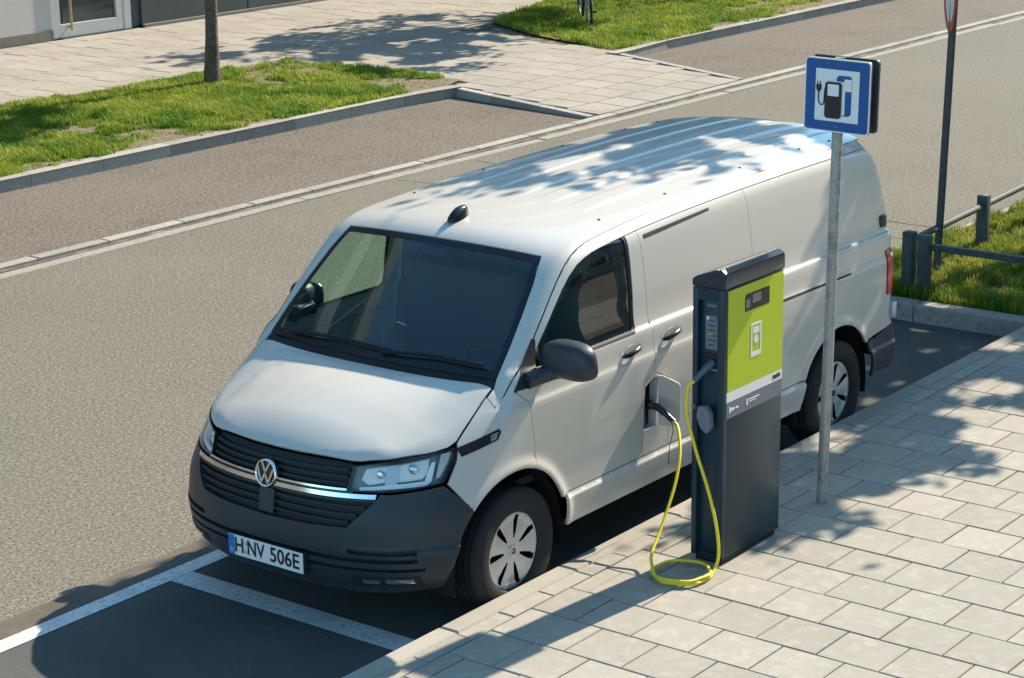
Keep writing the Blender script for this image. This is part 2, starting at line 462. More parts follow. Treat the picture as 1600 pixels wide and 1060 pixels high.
pathL = [(2.0, -10.03), (-12.6, -10.03)] + [(-13.2, -9.99), (-13.92, -9.9)]
kerb_run('kerb_stone', pathL[::-1], -.16, -.02, .135, kl, M_kerbfar)
pathR = [(-17.45, -9.93), (-17.9, -9.93), (-18.4, -9.99), (-19.0, -10.06), (-32, -10.06)]
kerb_run('kerb_stone', pathR[::-1], -.16, -.02, .135, kl, M_kerbfar)
# flush edging between slabs and grass
kerb_run('kerb_stone', [(-14.45, -10.25), (-14.62, -13.7)], .08, .02, .128, kl, M_kerbfar)
ISL_L = [(3, -10.2), (-13.9, -10.12), (-14.42, -10.3), (-14.58, -13.6), (-12.5, -13.72), (-9, -13.75), (3, -13.8)]
ISL_R = [(-17.7, -10.1), (-34, -10.22), (-34, -14.6), (-22.4, -14.6), (-19.4, -13.7), (-18.5, -12.2)]
soil('left_verge_soil', ISL_L, FZ + .006)
soil('right_verge_soil', ISL_R, FZ + .006)
ISL_N = [(-7.40, -.93), (-7.40, .93), (-14, .93), (-14, -.93)]

# ================================================================== VAN: one smooth implicit body, cut into panels
def pchip(xs, ys):
    xs = np.asarray(xs, float); ys = np.asarray(ys, float)
    if xs[0] > xs[-1]: xs = xs[::-1]; ys = ys[::-1]
    h = np.diff(xs); dl = np.diff(ys) / h; dd = np.zeros(len(xs))
    for i in range(1, len(xs) - 1):
        if dl[i - 1] * dl[i] > 0:
            w1 = 2 * h[i] + h[i - 1]; w2 = h[i] + 2 * h[i - 1]; dd[i] = (w1 + w2) / (w1 / dl[i - 1] + w2 / dl[i])
    dd[0] = dl[0]; dd[-1] = dl[-1]
    def f(x):
        x = np.asarray(x, float); xc = np.clip(x, xs[0], xs[-1]); i = np.clip(np.searchsorted(xs, xc) - 1, 0, len(h) - 1)
        t = (xc - xs[i]) / h[i]; t2 = t * t; t3 = t2 * t
        r = (2 * t3 - 3 * t2 + 1) * ys[i] + (t3 - 2 * t2 + t) * h[i] * dd[i] + (-2 * t3 + 3 * t2) * ys[i + 1] + (t3 - t2) * h[i] * dd[i + 1]
        return r + np.where(x < xs[0], (x - xs[0]) * dd[0], 0) + np.where(x > xs[-1], (x - xs[-1]) * dd[-1], 0)
    return f
def sstep(x, a, b):
    t = np.clip((x - a) / (b - a), 0, 1); return t * t * (3 - 2 * t)
HUBF, HUBR, HUBZ, ARCH = -.885, -4.25, .343, .455
ARF, ARR = -.845, -4.215      # wheel-arch centres
fZh = pchip([.05, -.04, -.075, -.12, -.2, -.32, -.5, -.68, -.80, -.9, -1.2], [.84, .926, .964, 1.001, 1.047, 1.097, 1.154, 1.200, 1.224, 1.240, 1.27])
_xs = np.linspace(-.3, -5.3, 2001)
_sl = pchip([-.3, -.8, -1.1, -1.32, -1.40, -1.46, -1.53, -1.62, -1.8, -2.2, -2.9, -3.5, -4.0, -4.4, -4.8, -5.1, -5.3], [1.02, .985, .96, .925, .78, .52, .30, .165, .095, .05, .026, .010, 0, -.02, -.06, -.15, -.3])(_xs)
_zz = np.concatenate([[0], np.cumsum((_sl[1:] + _sl[:-1]) / 2 * (_xs[0] - _xs[1]))]); _zz += 1.237 - np.interp(.83, -_xs, _zz)
def fZr(x): return np.interp(-x, -_xs, _zz)
fsh = pchip([0, -.6, -1.5, -2.0, -2.6, -5.2], [.105, .105, .105, .06, 0, 0])
fcr = pchip([0, -.3, -.5, -.7, -.85, -.95], [.25, .24, .185, .09, .005, -.03])
fcr2 = pchip([0, -.9, -1.3, -1.6, -2.0, -5.2], [0, 0, .03, .08, .105, .10])
fW = pchip([.2, .30, .36, .50, .515, .540, .62, .75, .95, 1.09, 1.115, 1.14, 1.255, 1.270, 1.288, 1.5, 1.7, 1.84, 1.92, 2.05],
           [.86, .905, .928, .948, .949, .934, .933, .938, .946, .949, .947, .937, .929, .924, .904, .880, .850, .815, .785, .72])
fx0 = pchip([.2, .27, .31, .36, .45, .55, .65, .75, .85, .95, 1.05, 1.3, 2.0], [-.14, -.085, -.05, -.025, -.008, 0, -.004, -.018, -.034, -.052, -.085, -.3, -.9])
fL = pchip([.2, .5, .65, .8, .95, 1.1, 2.0], [.71, .73, .75, .85, .96, 1.02, 1.02])
fn = pchip([.2, .5, .65, .8, .95, 1.1, 2.0], [2.7, 2.7, 2.65, 2.45, 2.25, 2.15, 2.15])
fxr = pchip([.2, .45, .6, .75, 1.1, 1.3, 1.6, 1.9, 2.1], [-5.10, -5.17, -5.17, -5.12, -5.12, -5.11, -5.07, -5.01, -4.96])
RIBS = [-.46, -.23, 0, .23, .46]
def Ttop(x, y):
    ay = np.abs(y); y2 = y * y
    th = fZh(np.maximum(x, -1.1)) - fcr(np.maximum(x, -.95)) * y2 + .015 * sstep(ay, .63, .52) * sstep(x, -.05, -.3) * sstep(x, -.82, -.45) - 2.2 * np.maximum(ay - .70, 0) ** 2
    tr = fZr(x + fsh(x) * y2) - fcr2(x) * y2
    t = np.maximum(th, tr)
    # pressed roof ribs
    win = sstep(x, -2.0, -2.35) * sstep(x, -4.9, -4.7)
    rb = 0
    for c in RIBS: rb = rb + sstep(np.abs(y - c), .075, .045)
    t = t + .009 * win * np.clip(rb, 0, 1)
    return t
def Wside(x, z):
    w = fW(z) - .012 * sstep(x, -3.9, -5.1)
    for hx in (ARF, ARR):
        rho = np.hypot(x - hx, z - HUBZ)
        w = w + .016 * np.exp(-((rho - ARCH - .012) / .035) ** 2) * sstep(z, .25, .45)
    return w
def Fimp(P):
    x, y, z = P[..., 0], np.abs(P[..., 1]), P[..., 2]
    w = np.maximum(Wside(x, z), .05)
    n = fn(z); L = fL(z); x0 = fx0(z)
    a = np.clip((x - (x0 - L)) / L, 0, None); b = y / w
    s = np.maximum(b ** n + a ** n, 1e-9); g = s ** (1 / n)
    gx = np.where(s > 0, g ** (1 - n) * a ** (n - 1) / L, 0); gy = g ** (1 - n) * b ** (n - 1) / w
    d1 = (g - 1) / np.maximum(np.hypot(gx, gy), .3)
    Lr = .24; nr = 2.8; xr = fxr(z)
    a = np.clip(((xr + Lr) - x) / Lr, 0, None)
    s = np.maximum(b ** nr + a ** nr, 1e-9); g = s ** (1 / nr)
    gx = g ** (1 - nr) * a ** (nr - 1) / Lr; gy = g ** (1 - nr) * b ** (nr - 1) / w
    d2 = (g - 1) / np.maximum(np.hypot(gx, gy), .3)
    ds = np.maximum(d1, d2)
    T = Ttop(x, y); h = .01
    sl_ = (Ttop(x + h, y) - Ttop(x - h, y)) / (2 * h)
    dt = (z - T) / np.sqrt(1 + sl_ * sl_)
    r = np.interp(x, [-5.2, -2.2, -1.7, -1.3, -.9, -.5, -.2, 0], [.10, .10, .085, .075, .07, .05, .03, .025])
    return np.minimum(np.maximum(ds, dt), -r) + np.hypot(np.maximum(ds + r, 0), np.maximum(dt + r, 0))
def grad(P, h=.003):
    g = np.zeros_like(P)
    for k in range(3):
        e = np.zeros(3); e[k] = h
        g[..., k] = Fimp(P + e) - Fimp(P - e)
    return g / (np.linalg.norm(g, axis=-1)[..., None] + 1e-12)
def march(O, D, tmax, step=.04):
    O = np.asarray(O, float); D = np.asarray(D, float)
    n = len(O); lo = np.zeros(n); hi = np.full(n, float(tmax)); done = np.zeros(n, bool); t = 0.0
    while t < tmax and not done.all():
        t2 = t + step; i = np.where(~done)[0]
        v = Fimp(O[i] + D[i] * t2) < 0
        j = i[v]; lo[j] = t; hi[j] = t2; done[j] = True
        t = t2
    lo[~done] = tmax - .001
    for _ in range(22):
        mid = (lo + hi) / 2; ins = Fimp(O + D * mid[:, None]) < 0
        hi = np.where(ins, mid, hi); lo = np.where(ins, lo, mid)
    return O + D * ((lo + hi) / 2)[:, None]
XC = -1.1
def lift(p2, kind):
    p2 = np.asarray(p2, float); a, b = p2[:, 0], p2[:, 1]; z0 = np.zeros(len(a))
    if kind == 'side': return march(np.stack([a, z0 + 1.15, b], -1), np.tile([0, -1.0, 0], (len(a), 1)), 1.1)
    if kind == 'top': return march(np.stack([a, b, z0 + 2.1], -1), np.tile([0, 0, -1.0], (len(a), 1)), 1.7)
    if kind == 'front':
        th = a / 1.1; dr = np.stack([np.cos(th), np.sin(th), z0], -1)
        return march(np.stack([XC + 1.5 * np.cos(th), 1.5 * np.sin(th), b], -1), -dr, 1.2)
    if kind == 'rear': return march(np.stack([z0 - 5.4, a, b], -1), np.tile([1.0, 0, 0], (len(a), 1)), .9)
def flat(P, kind):
    P = np.asarray(P, float)
    if kind == 'side': return np.stack([P[:, 0], P[:, 2]], -1)
    if kind == 'top': return np.stack([P[:, 0], P[:, 1]], -1)
    if kind == 'front': return np.stack([1.1 * np.arctan2(P[:, 1], P[:, 0] - XC), P[:, 2]], -1)
    if kind == 'rear': return np.stack([P[:, 1], P[:, 2]], -1)
def pxs(pts, kind):
    """photo pixels -> points on the body -> panel coordinates"""
    D = np.array([ray(q) for q in pts]); D /= np.linalg.norm(D, axis=1)[:, None]
    return flat(march(np.tile(CP, (len(pts), 1)) + D * 6.0, D, 9.0, .04), kind)
def densify(loop, res):
    out = []
    L = [np.asarray(p, float) for p in loop]
    for a, b in zip(L, L[1:] + L[:1]):
        n = max(1, int(np.ceil(np.linalg.norm(b - a) / res)))
        for i in range(n): out.append(a + (b - a) * i / n)
    return np.array(out)
def area2(l): x, y = l[:, 0], l[:, 1]; return .5 * np.sum(x * np.roll(y, -1) - y * np.roll(x, -1))
def inset(l, g):
    if area2(l) < 0: l = l[::-1]
    e = np.roll(l, -1, 0) - l; e /= np.linalg.norm(e, axis=1)[:, None] + 1e-12
    n = np.stack([-e[:, 1], e[:, 0]], -1); nn = n + np.roll(n, 1, 0)
    nn /= np.maximum((nn * n).sum(1), .35)[:, None]
    return l + nn * g
def inpoly(p, l):
    x, y = p[:, 0][:, None], p[:, 1][:, None]; x0, y0 = l[:, 0], l[:, 1]; x1, y1 = np.roll(x0, -1), np.roll(y0, -1)
    c = ((y0 > y) != (y1 > y)) & (x < (x1 - x0) * (y - y0) / (y1 - y0 + 1e-15) + x0)
    return (c.sum(1) % 2) == 1
def bdist(p, l):
    a = l; b = np.roll(l, -1, 0); ab = b - a; out = np.full(len(p), 1e9)
    for s in range(0, len(p), 2000):
        q = p[s:s + 2000]; t = np.clip(((q[:, None] - a) * ab).sum(-1) / ((ab * ab).sum(-1) + 1e-15), 0, 1)
        out[s:s + 2000] = np.linalg.norm(q[:, None] - (a + ab * t[..., None]), axis=-1).min(1)
    return out
SIDE_ROWS = sorted(set(np.round(np.concatenate([np.arange(.22, 2.0, .02), [.5, .508, .516, .524, .532, .542, 1.085, 1.1, 1.112, 1.124, 1.136, 1.15, 1.25, 1.26, 1.268, 1.276, 1.284, 1.295]]), 4)))
def panel(name, loops, kind, mt, parent, off=0.0, skirt=.018, res=.04, gap=.0028, mirror=False, rows=None, label=None, post=None):
    bl = [inset(densify(l, res * .8), gap if i == 0 else -gap) for i, l in enumerate(loops)]
    lo = bl[0].min(0); hi = bl[0].max(0)
    if rows is None: rows = SIDE_ROWS if kind == 'side' else np.arange(lo[1] + res / 2, hi[1], res)
    gx = np.arange(lo[0] + res / 2, hi[0], res)
    pts = np.array([(x, z) for z in rows if lo[1] < z < hi[1] for x in gx]).reshape(-1, 2)
    if len(pts):
        k = inpoly(pts, bl[0])
        for h in bl[1:]: k &= ~inpoly(pts, h)
        pts = pts[k]
    if len(pts):
        k = np.ones(len(pts), bool)
        for l in bl: k &= bdist(pts, l) > res * .3
        pts = pts[k]
    allp = np.concatenate(bl + [pts]) if len(pts) else np.concatenate(bl)
    ed = []; b0 = 0
    for l in bl:
        n = len(l); ed += [(b0 + i, b0 + (i + 1) % n) for i in range(n)]; b0 += n
    nb = b0
    rv, re, rf, ov, oe, of = delaunay_2d_cdt([Vector(p) for p in allp.tolist()], ed, [], 0, 1e-7)
    P2 = np.array([tuple(v) for v in rv]); F = np.array([tuple(f) for f in rf], int)
    c = P2[F].mean(1); k = inpoly(c, bl[0])
    for h in bl[1:]: k &= ~inpoly(c, h)
    F = F[k]
    P = lift(P2, kind); N = grad(P)
    fn_ = np.cross(P[F[:, 1]] - P[F[:, 0]], P[F[:, 2]] - P[F[:, 0]])
    fl = (fn_ * N[F[:, 0]]).sum(1) < 0
    F[fl] = F[fl][:, ::-1]
    P = P + N * off
    if post is not None: P = post(P, P2, N)
    # boundary edges -> skirt
    if skirt:
        e = np.concatenate([F[:, [0, 1]], F[:, [1, 2]], F[:, [2, 0]]]); s = set(map(tuple, e.tolist()))
        be = [(a, b) for (a, b) in s if (b, a) not in s]
        ids = sorted(set(i for x in be for i in x)); mp = {i: k for k, i in enumerate(ids)}
        n0 = len(P); n1 = n0 + len(ids)
        SP = P[ids]; SN = np.zeros_like(SP)
        for (a, b) in be:
            t = P[b] - P[a]; q = np.cross(t, N[a]); SN[mp[a]] += q; SN[mp[b]] += q
        SN /= np.linalg.norm(SN, axis=1)[:, None] + 1e-12
        P = np.concatenate([P, SP, SP - N[ids] * skirt]); NN = np.concatenate([N, SN, SN])
        SF = np.array([(n0 + mp[b], n0 + mp[a], n1 + mp[a]) for a, b in be] + [(n0 + mp[b], n1 + mp[a], n1 + mp[b]) for a, b in be])
        F = np.concatenate([F, SF]); N = NN
    pa = parent if isinstance(parent, list) else [parent, parent]
    o = mesh(name, P, F, mt, pa[0], smooth=True, normals=N, label=label)
    res_ = [o]
    if mirror:
        Pm = P * [1, -1, 1]; Nm = N * [1, -1, 1]
        res_.append(mesh(name, Pm, F[:, ::-1].copy(), mt, pa[1], smooth=True, normals=Nm, label=label))
    return res_

# ------------------------------------------------------------------ van materials
M_paint = mat('white car paint', (.56, .54, .49), .34, spec=.45, coat=.55, coatr=.04)
M_plast = mat('dark grey bumper plastic', (.024, .034, .042), .45, spec=.45, noise=[(400, (.028, .037, .046), .45, .6, 2)])
M_blk = mat('black gloss trim', (.012, .013, .015), .22, spec=.5)
M_blkm = mat('black matt trim', (.014, .016, .018), .6, spec=.4)
M_well = mat('wheel well', (.012, .012, .012), .9, spec=.2)
M_rub = mat('tyre rubber', (.022, .023, .025), .75, spec=.3, bump=(90, .2, .003))
M_cover = mat('silver wheel cover', (.58, .60, .61), .32, metal=.45, spec=.5)
M_chrome = mat('chrome', (.78, .80, .82), .12, metal=1.0)
M_lampin = mat('lamp reflector', (.62, .66, .68), .18, metal=.9)
M_lens = glass_mat('lamp lens', (.95, .97, .97), 1.33)
M_glass = glass_mat('tinted car glass', (.66, .82, .74), 1.88)
M_red = mat('red tail lamp', (.42, .012, .015), .2, coat=.6)
M_plate = mat('number plate white', (.78, .78, .76), .4)
M_pblue = mat('number plate blue', (.01, .16, .50), .4)
M_house = mat('lamp housing', (.26, .27, .275), .3)
M_refl = mat('lamp reflector bowl', (.86, .86, .84), .25)
M_pblk = mat('number plate black', (.01, .01, .012), .45)
M_seat = mat('grey seat cloth', (.055, .06, .065), .85)
M_dash = mat('dashboard plastic', (.02, .023, .026), .6)
M_int = mat('interior lining', (.05, .055, .055), .8)
M_blue = mat('socket blue', (.02, .11, .32), .4)

van = empty('delivery_van', (-2.6, 0, 0), 'white panel van with dark grey bumper plugged in at the kerb', 'van')

# ---- reference curves
OUT = [(-.80, .862), (-.87, .866), (-.95, .866), (-1.1, .856), (-1.25, .838), (-1.4, .815), (-1.55, .795), (-1.7, .78), (-1.9, .768), (-2.2, .758), (-3.0, .752), (-4.0, .748), (-4.5, .742), (-4.75, .725), (-4.86, .70)]
OUTd = np.array(densify([*OUT], .05))[: -1]
OUTd = []
for a, b in zip(OUT[:-1], OUT[1:]):
    n = max(1, int(math.hypot(b[0] - a[0], b[1] - a[1]) / .06))
    for i in range(n): OUTd.append((a[0] + (b[0] - a[0]) * i / n, a[1] + (b[1] - a[1]) * i / n))
OUTd.append(OUT[-1])
OUTxz = flat(lift(OUTd, 'top'), 'side')          # the same line seen from the side
def zt(x): return float(np.interp(-x, -OUTxz[:, 0], OUTxz[:, 1]))
def zr(x): return zt(x) - .045                   # lower edge of the cant rail
HF = [(-.078, 0), (-.082, .12), (-.095, .24), (-.118, .36), (-.152, .474), (-.235, .6), (-.325, .687), (-.415, .76), (-.495, .802), (-.545, .815)]
_hf = pchip([p[1] for p in HF[:-1]], [p[0] for p in HF[:-1]])
HF = [(float(_hf(y)), float(y)) for y in np.linspace(0, .802, 28)] + HF[-1:]
HFsym = [(x, -y) for x, y in HF[::-1]][:-1] + HF
def wsx(xx, y): return xx - float(fsh(xx)) * y * y
hood_rear = [(wsx(-.792, y), y) for y in np.linspace(.80, -.80, 17)]
hood = HFsym + [(-.65, .812), (-.78, .803)] + hood_rear[0:] + [(-.78, -.803), (-.65, -.812)]
bonnet = panel('bonnet', [hood], 'top', M_paint, van, res=.03, gap=.003)[0]

ws_bot = [(wsx(-.838, y), y) for y in np.linspace(.79, -.79, 25)]
ws_r = [(-1.03, -.775), (-1.18, -.748), (-1.33, -.713)]
ws_top = [(wsx(-1.415, y), y) for y in np.linspace(-.668, .668, 25)]
ws_l = [(x, -y) for x, y in ws_r[::-1]]
WS = ws_bot + ws_r + ws_top + ws_l
glassw = panel('windscreen', [WS], 'top', M_glass, van, off=-.003, skirt=.004, res=.05, gap=.003)[0]
WSd = densify(WS, .04)
panel('windscreen_border', [WS, inset(WSd, .038)], 'top', M_blk, glassw, off=-.0015, skirt=0, res=.05, gap=.003)
cowl = [(wsx(-.794, y), y) for y in np.linspace(-.80, .80, 25)] + [(wsx(-.836, y), y) for y in np.linspace(.80, -.80, 25)]
panel('scuttle_panel', [cowl], 'top', M_blkm, van, off=-.008, skirt=.02, res=.03, gap=.001)
roof = OUTd + [(-4.965, .55), (-5.0, .3), (-5.005, 0), (-5.0, -.3), (-4.965, -.55)] + [(x, -y) for x, y in OUTd[::-1]] + [(-.80, -.810), (-.862, -.806)] + \
    [(x - .003, y) for x, y in ws_bot[::-1][:1]] + ws_r + ws_top + ws_l + ws_bot[:1] + [(-.862, .806), (-.80, .810)]
roofp = panel('roof', [roof], 'top', M_paint, van, res=.035, gap=.003, rows=np.arange(-.875, .88, .0125))[0]

def arc2(c, a0, a1, n=24, r=ARCH): return [(c + r * math.cos(R(a)), HUBZ + r * math.sin(R(a))) for a in np.linspace(a0, a1, n)]
HS = flat(lift([(x, float(np.interp(-x, [.545, .65, .78, .84], [.8175, .8145, .8055, .8055]))) for x in np.linspace(-.545, -.80, 16)], 'top'), 'side')
pil = [tuple(p) for p in OUTxz if p[0] > -1.05]
# ---- wings
wing = [tuple(p) for p in HS] + pil[:3] + [(-.915, zr(-.915) - .0)] + [(-.918, 1.19), (-.99, 1.132), (-1.0, 1.0), (-1.02, .9), (-1.033, .772)] + \
    [p for p in arc2(ARF, 113, 46)] + [(-.43, .828), (-.505, .928)]
wings = panel('front_wing', [wing], 'side', M_paint, van, mirror=True, res=.018, gap=.0018)
tr = [(-.528, .986), (-.772, 1.038), (-.775, 1.022), (-.748, .988), (-.535, .944)]
trims = panel('wing_trim', [tr], 'side', M_blk, van, off=.004, skirt=.006, mirror=True, res=.025, gap=0)
panel('trim_badge', [[(-.715, 1.014), (-.762, 1.026), (-.742, .996), (-.705, .987)]], 'side', M_chrome, trims, off=.0075, skirt=.004, mirror=True, res=.02, gap=0)
# ---- cant rail along the roof edge
rail = [tuple(p) for p in OUTxz if p[0] >= -4.76] 
rail_lo = [(x, z - .045) for x, z in rail if x < -.93]
panel('cant_rail', [rail + rail_lo[::-1]], 'side', M_paint, van, mirror=True, res=.03, gap=.002)
# ---- front doors
xs_top = [x for x in OUTxz[:, 0] if -2.12 < x < -.93]
dtop = [(x, zr(x)) for x in [-.925] + xs_top + [-2.13]]
WIN = [(-1.105, 1.282), (-1.15, 1.40), (-1.29, 1.553), (-1.43, 1.683), (-1.50, 1.728), (-1.58, 1.757), (-1.68, 1.772), (-1.985, 1.785), (-2.00, 1.77), (-1.975, 1.30), (-1.955, 1.284)]
door = dtop[::-1] + [(-.918, 1.19), (-.99, 1.132), (-1.0, 1.0), (-1.02, .9), (-1.033, .772)] + arc2(ARF, 113.5, 155) + [(-1.30, .547), (-2.02, .547), (-2.02, .955), (-2.13, 1.005)]
WINo = inset(densify(WIN, .05), -.018)
doors = panel('front_door', [door, WINo], 'side', M_paint, van, mirror=True, res=.022, gap=.002)
seals = panel('window_seal', [WINo, WIN], 'side', M_blkm, doors, off=-.004, skirt=.012, mirror=True, res=.04, gap=.0005)
panel('window_glass', [WIN], 'side', M_glass, doors, off=-.012, skirt=.003, mirror=True, res=.05, gap=-.004)
TRI = [(-.917, 1.192), (-1.03, 1.198), (-1.10, 1.282), (-1.15, 1.41), (-1.135, 1.415)]
panel('mirror_base_trim', [TRI], 'side', M_blkm, doors, off=.003, skirt=.006, mirror=True, res=.03, gap=0)
# ---- B pillar with the charging flap, left side; plain on the right
BP = [(-2.02, .547), (-2.28, .547), (-2.28, .94), (-2.15, 1.005), (-2.13, 1.005), (-2.02, .955)]
HOLE = [(-2.034, .695), (-2.148, .695), (-2.148, .965), (-2.122, .985), (-2.034, .945)]
pil_l = panel('pillar_panel', [BP, HOLE], 'side', M_paint, van, res=.03, skirt=.05)[0]
bpr = panel('pillar_panel', [BP], 'side', M_paint, van, res=.03)[0]
bpr.data.transform(Matrix.Scale(-1, 4, (0, 1, 0))); bpr.data.flip_normals(); bpr.location.y = -bpr.location.y
g = G(); g.box(-2.16, -2.02, .86, .885, .68, 1.0); g.build('charge_recess', M_blkm, van)
g = G(); g.lathe([(0, .0), (0, .038), (.03, .038), (.03, .030), (.012, .028), (.012, 0)], (-2.09, .88, .83), (0, 1, 0), 24); g.build('charge_socket', M_blk, van, angle=30)
g = G(); g.lathe([(0, 0), (0, .026), (.022, .026), (.026, .022), (.026, 0)], (-2.07, .885, .735), (0, 1, 0), 20); g.build('socket_cap', M_blue, van, angle=30)
# open flap, hinged on its rear edge
hx, hy = -2.15, .952
fd = np.array([math.cos(R(118)), math.sin(R(118)), 0]); fn2 = np.array([math.sin(R(118)), -math.cos(R(118)), 0])
poly = [(0, .695), (0, .985), (.03, .985), (.115, .945), (.125, .93), (.125, .74), (.1, .70)]
g = G(); g.prism(poly, (hx, hy, 0), fd, (0, 0, 1), -fn2 * .012); fl = g.build('charge_flap', M_paint, van)
# ---- sliding door and right-hand panel
st = [x for x in OUTxz[:, 0] if -3.25 < x < -2.13]
slide = [(x, zr(x)) for x in [-2.13] + st + [-3.25]] + [(-3.25, .9), (-3.20, .547), (-2.28, .547), (-2.28, .94), (-2.15, 1.005), (-2.13, 1.005)]
slides = panel('sliding_door', [slide], 'side', M_paint, van, mirror=True, res=.035, gap=.002)
qt = [x for x in OUTxz[:, 0] if -4.76 < x < -3.25]
quarter = [(x, zr(x)) for x in [-3.25] + qt] + [(-4.77, zr(-4.75)), (-4.86, 1.72), (-4.93, 1.45), (-4.965, 1.28), (-4.97, 1.175), (-4.84, 1.165), (-4.865, .865), (-4.985, .862), (-4.985, .645), (-4.6, .607)] + \
    arc2(ARR, 145, 27) + [(-3.62, .547), (-3.20, .547), (-3.25, .9)]
quarters = panel('rear_quarter', [quarter], 'side', M_paint, van, mirror=True, res=.025, gap=.002)
tl = [(-4.842, 1.163), (-5.06, 1.172), (-5.065, .866), (-4.867, .867)]
tails = panel('tail_lamp', [tl], 'side', M_red, van, mirror=True, res=.03, off=.006)
sill = [(-1.298, .545), (-3.62, .545), (-3.80, .545)] + [(-3.757, .40), (-3.757, .362), (-1.303, .362), (-1.303, .40)]
panel('sill', [sill], 'side', M_paint, van, mirror=True, res=.035, gap=.002)
# dark slide rail and joint strips
panel('slide_rail', [[(-3.30, 1.128), (-4.36, 1.118), (-4.36, 1.106), (-3.30, 1.112)]], 'side', M_blkm, quarters, off=.0015, skirt=0, mirror=True, res=.03, gap=0)
panel('rain_strip', [[(-2.17, zr(-2.17) - .03), (-2.85, zr(-2.85) - .028), (-2.85, zr(-2.85) - .042), (-2.17, zr(-2.17) - .052)]], 'side', M_blkm, slides, off=.0015, skirt=0, mirror=True, res=.03, gap=0)
# pressed blind-window frames
def frame_strip(lp, w, par, nm):
    lp = densify(lp, .05)
    panel(nm, [lp, inset(lp, w)], 'side', M_paint, par, off=.0022, skirt=.004, mirror=True, res=.03, gap=0)
0 and frame_strip([(-3.34, 1.33), (-4.60, 1.325), (-4.63, 1.35), (-4.50, zr(-4.4) - .06), (-4.46, zr(-4.4) - .05), (-3.38, zr(-3.4) - .05), (-3.34, zr(-3.4) - .07)], .018, quarters, 'blind_window_frame')
0 and frame_strip([(-2.24, 1.33), (-3.15, 1.33), (-3.17, 1.35), (-3.17, zr(-3.1) - .07), (-3.14, zr(-3.1) - .055), (-2.26, zr(-2.3) - .06), (-2.24, zr(-2.3) - .08)], .018, slides, 'blind_window_frame')
# ---- rear
gate = [(-.80, .63), (.80, .63), (.80, .86), (.80, 1.18), (.78, 1.3), (.70, 1.78), (.62, 1.86), (0, 1.895), (-.62, 1.86), (-.70, 1.78), (-.78, 1.3), (-.80, 1.18)]
panel('tailgate', [gate], 'rear', M_paint, van, res=.05)
rb_side = [(-4.6, .602), (-4.99, .640), (-5.06, .640), (-5.06, .36), (-4.70, .37), (-4.672, .36)] + arc2(ARR, 176, 146.5, 8)
panel('rear_bumper', [rb_side], 'side', M_plast, van, mirror=True, res=.03, off=.012)
panel('rear_bumper', [[(-.86, .36), (.86, .36), (.86, .64), (-.86, .64)]], 'rear', M_plast, van, res=.05, off=.012)
for s in (1, -1):
    yh = float(lift([(-4.86, 1.35)], 'side')[0][1])
    g = G(); g.box(-4.91, -4.83, s * yh - .016, s * yh + .016, 1.31, 1.39, .012); g.build('tailgate_hinge', M_plast, van, angle=30)
    g = G(); g.box(-5.0, -4.955, s * .93 - .015, s * .93 + .015, .69, .79, .01); g.build('door_stop', M_cover, van, angle=30)

# ---- front end
FT = flat(lift(HFsym, 'top'), 'front')
def fu(y, z):                                    # (y, z) on the nose -> panel coords
    P = march(np.array([[.4, y, z]]), np.array([[-1.0, 0, 0]]), 1.5); return tuple(flat(P, 'front')[0])
def fline(pts): return [fu(*p) for p in pts]
def sym(h):                                      # half loop given for u >= 0, from centre round to centre
    return [tuple(p) for p in h] + [(-p[0], p[1]) for p in h[::-1]]
hl_px = [(552, 728), (600, 722), (655, 712), (711, 699), (716, 705), (708, 728), (694, 755), (640, 766), (597, 770), (540, 768)]
HL = [tuple(p) for p in pxs(hl_px, 'front')]
ftop = [(p[0], p[1] - .004) for p in FT if p[0] >= -1e-6 and p[0] < HL[0][0] - .02]
grh = ftop + [(HL[0][0] - .004, HL[0][1] + .008), (HL[9][0] - .004, HL[9][1])] + fline([(.36, .812), (.18, .813), (0, .814)])
GR = sym(grh)
gr_back = panel('grille', [GR], 'front', M_blkm, van, off=-.035, skirt=0, res=.05, gap=0)[0]
for k in range(3):
    z0 = .845 + k * .034
    zz = lambda y, z: z - .0 * y
    hw = .46 - .0 * k
    st_ = fline([(y, z0 - .005) for y in np.linspace(-hw, hw, 15)]) + fline([(y, z0 + .009) for y in np.linspace(hw, -hw, 15)])
    panel('grille_slat', [st_], 'front', M_blkm, gr_back, off=-.012, skirt=.02, res=.03, gap=0)
# chrome strips
def strip(name, ys, z0, z1, mt, par, off, skirt=.012, zs=0.0):
    lo = fline([(y, z0 + zs * abs(y)) for y in ys]); hi_ = fline([(y, z1 + zs * abs(y)) for y in ys[::-1]])
    return panel(name, [lo + hi_], 'front', mt, par, off=off, skirt=skirt, res=.03, gap=0)[0]
strip('chrome_strip', np.linspace(-.47, .47, 17), .816, .826, M_chrome, gr_back, .004)
strip('chrome_strip', np.linspace(-.61, .61, 21), .781, .803, M_chrome, gr_back, .005)
strip('grille_bridge', np.linspace(-.50, .50, 17), .803, .816, M_blk, gr_back, -.004)
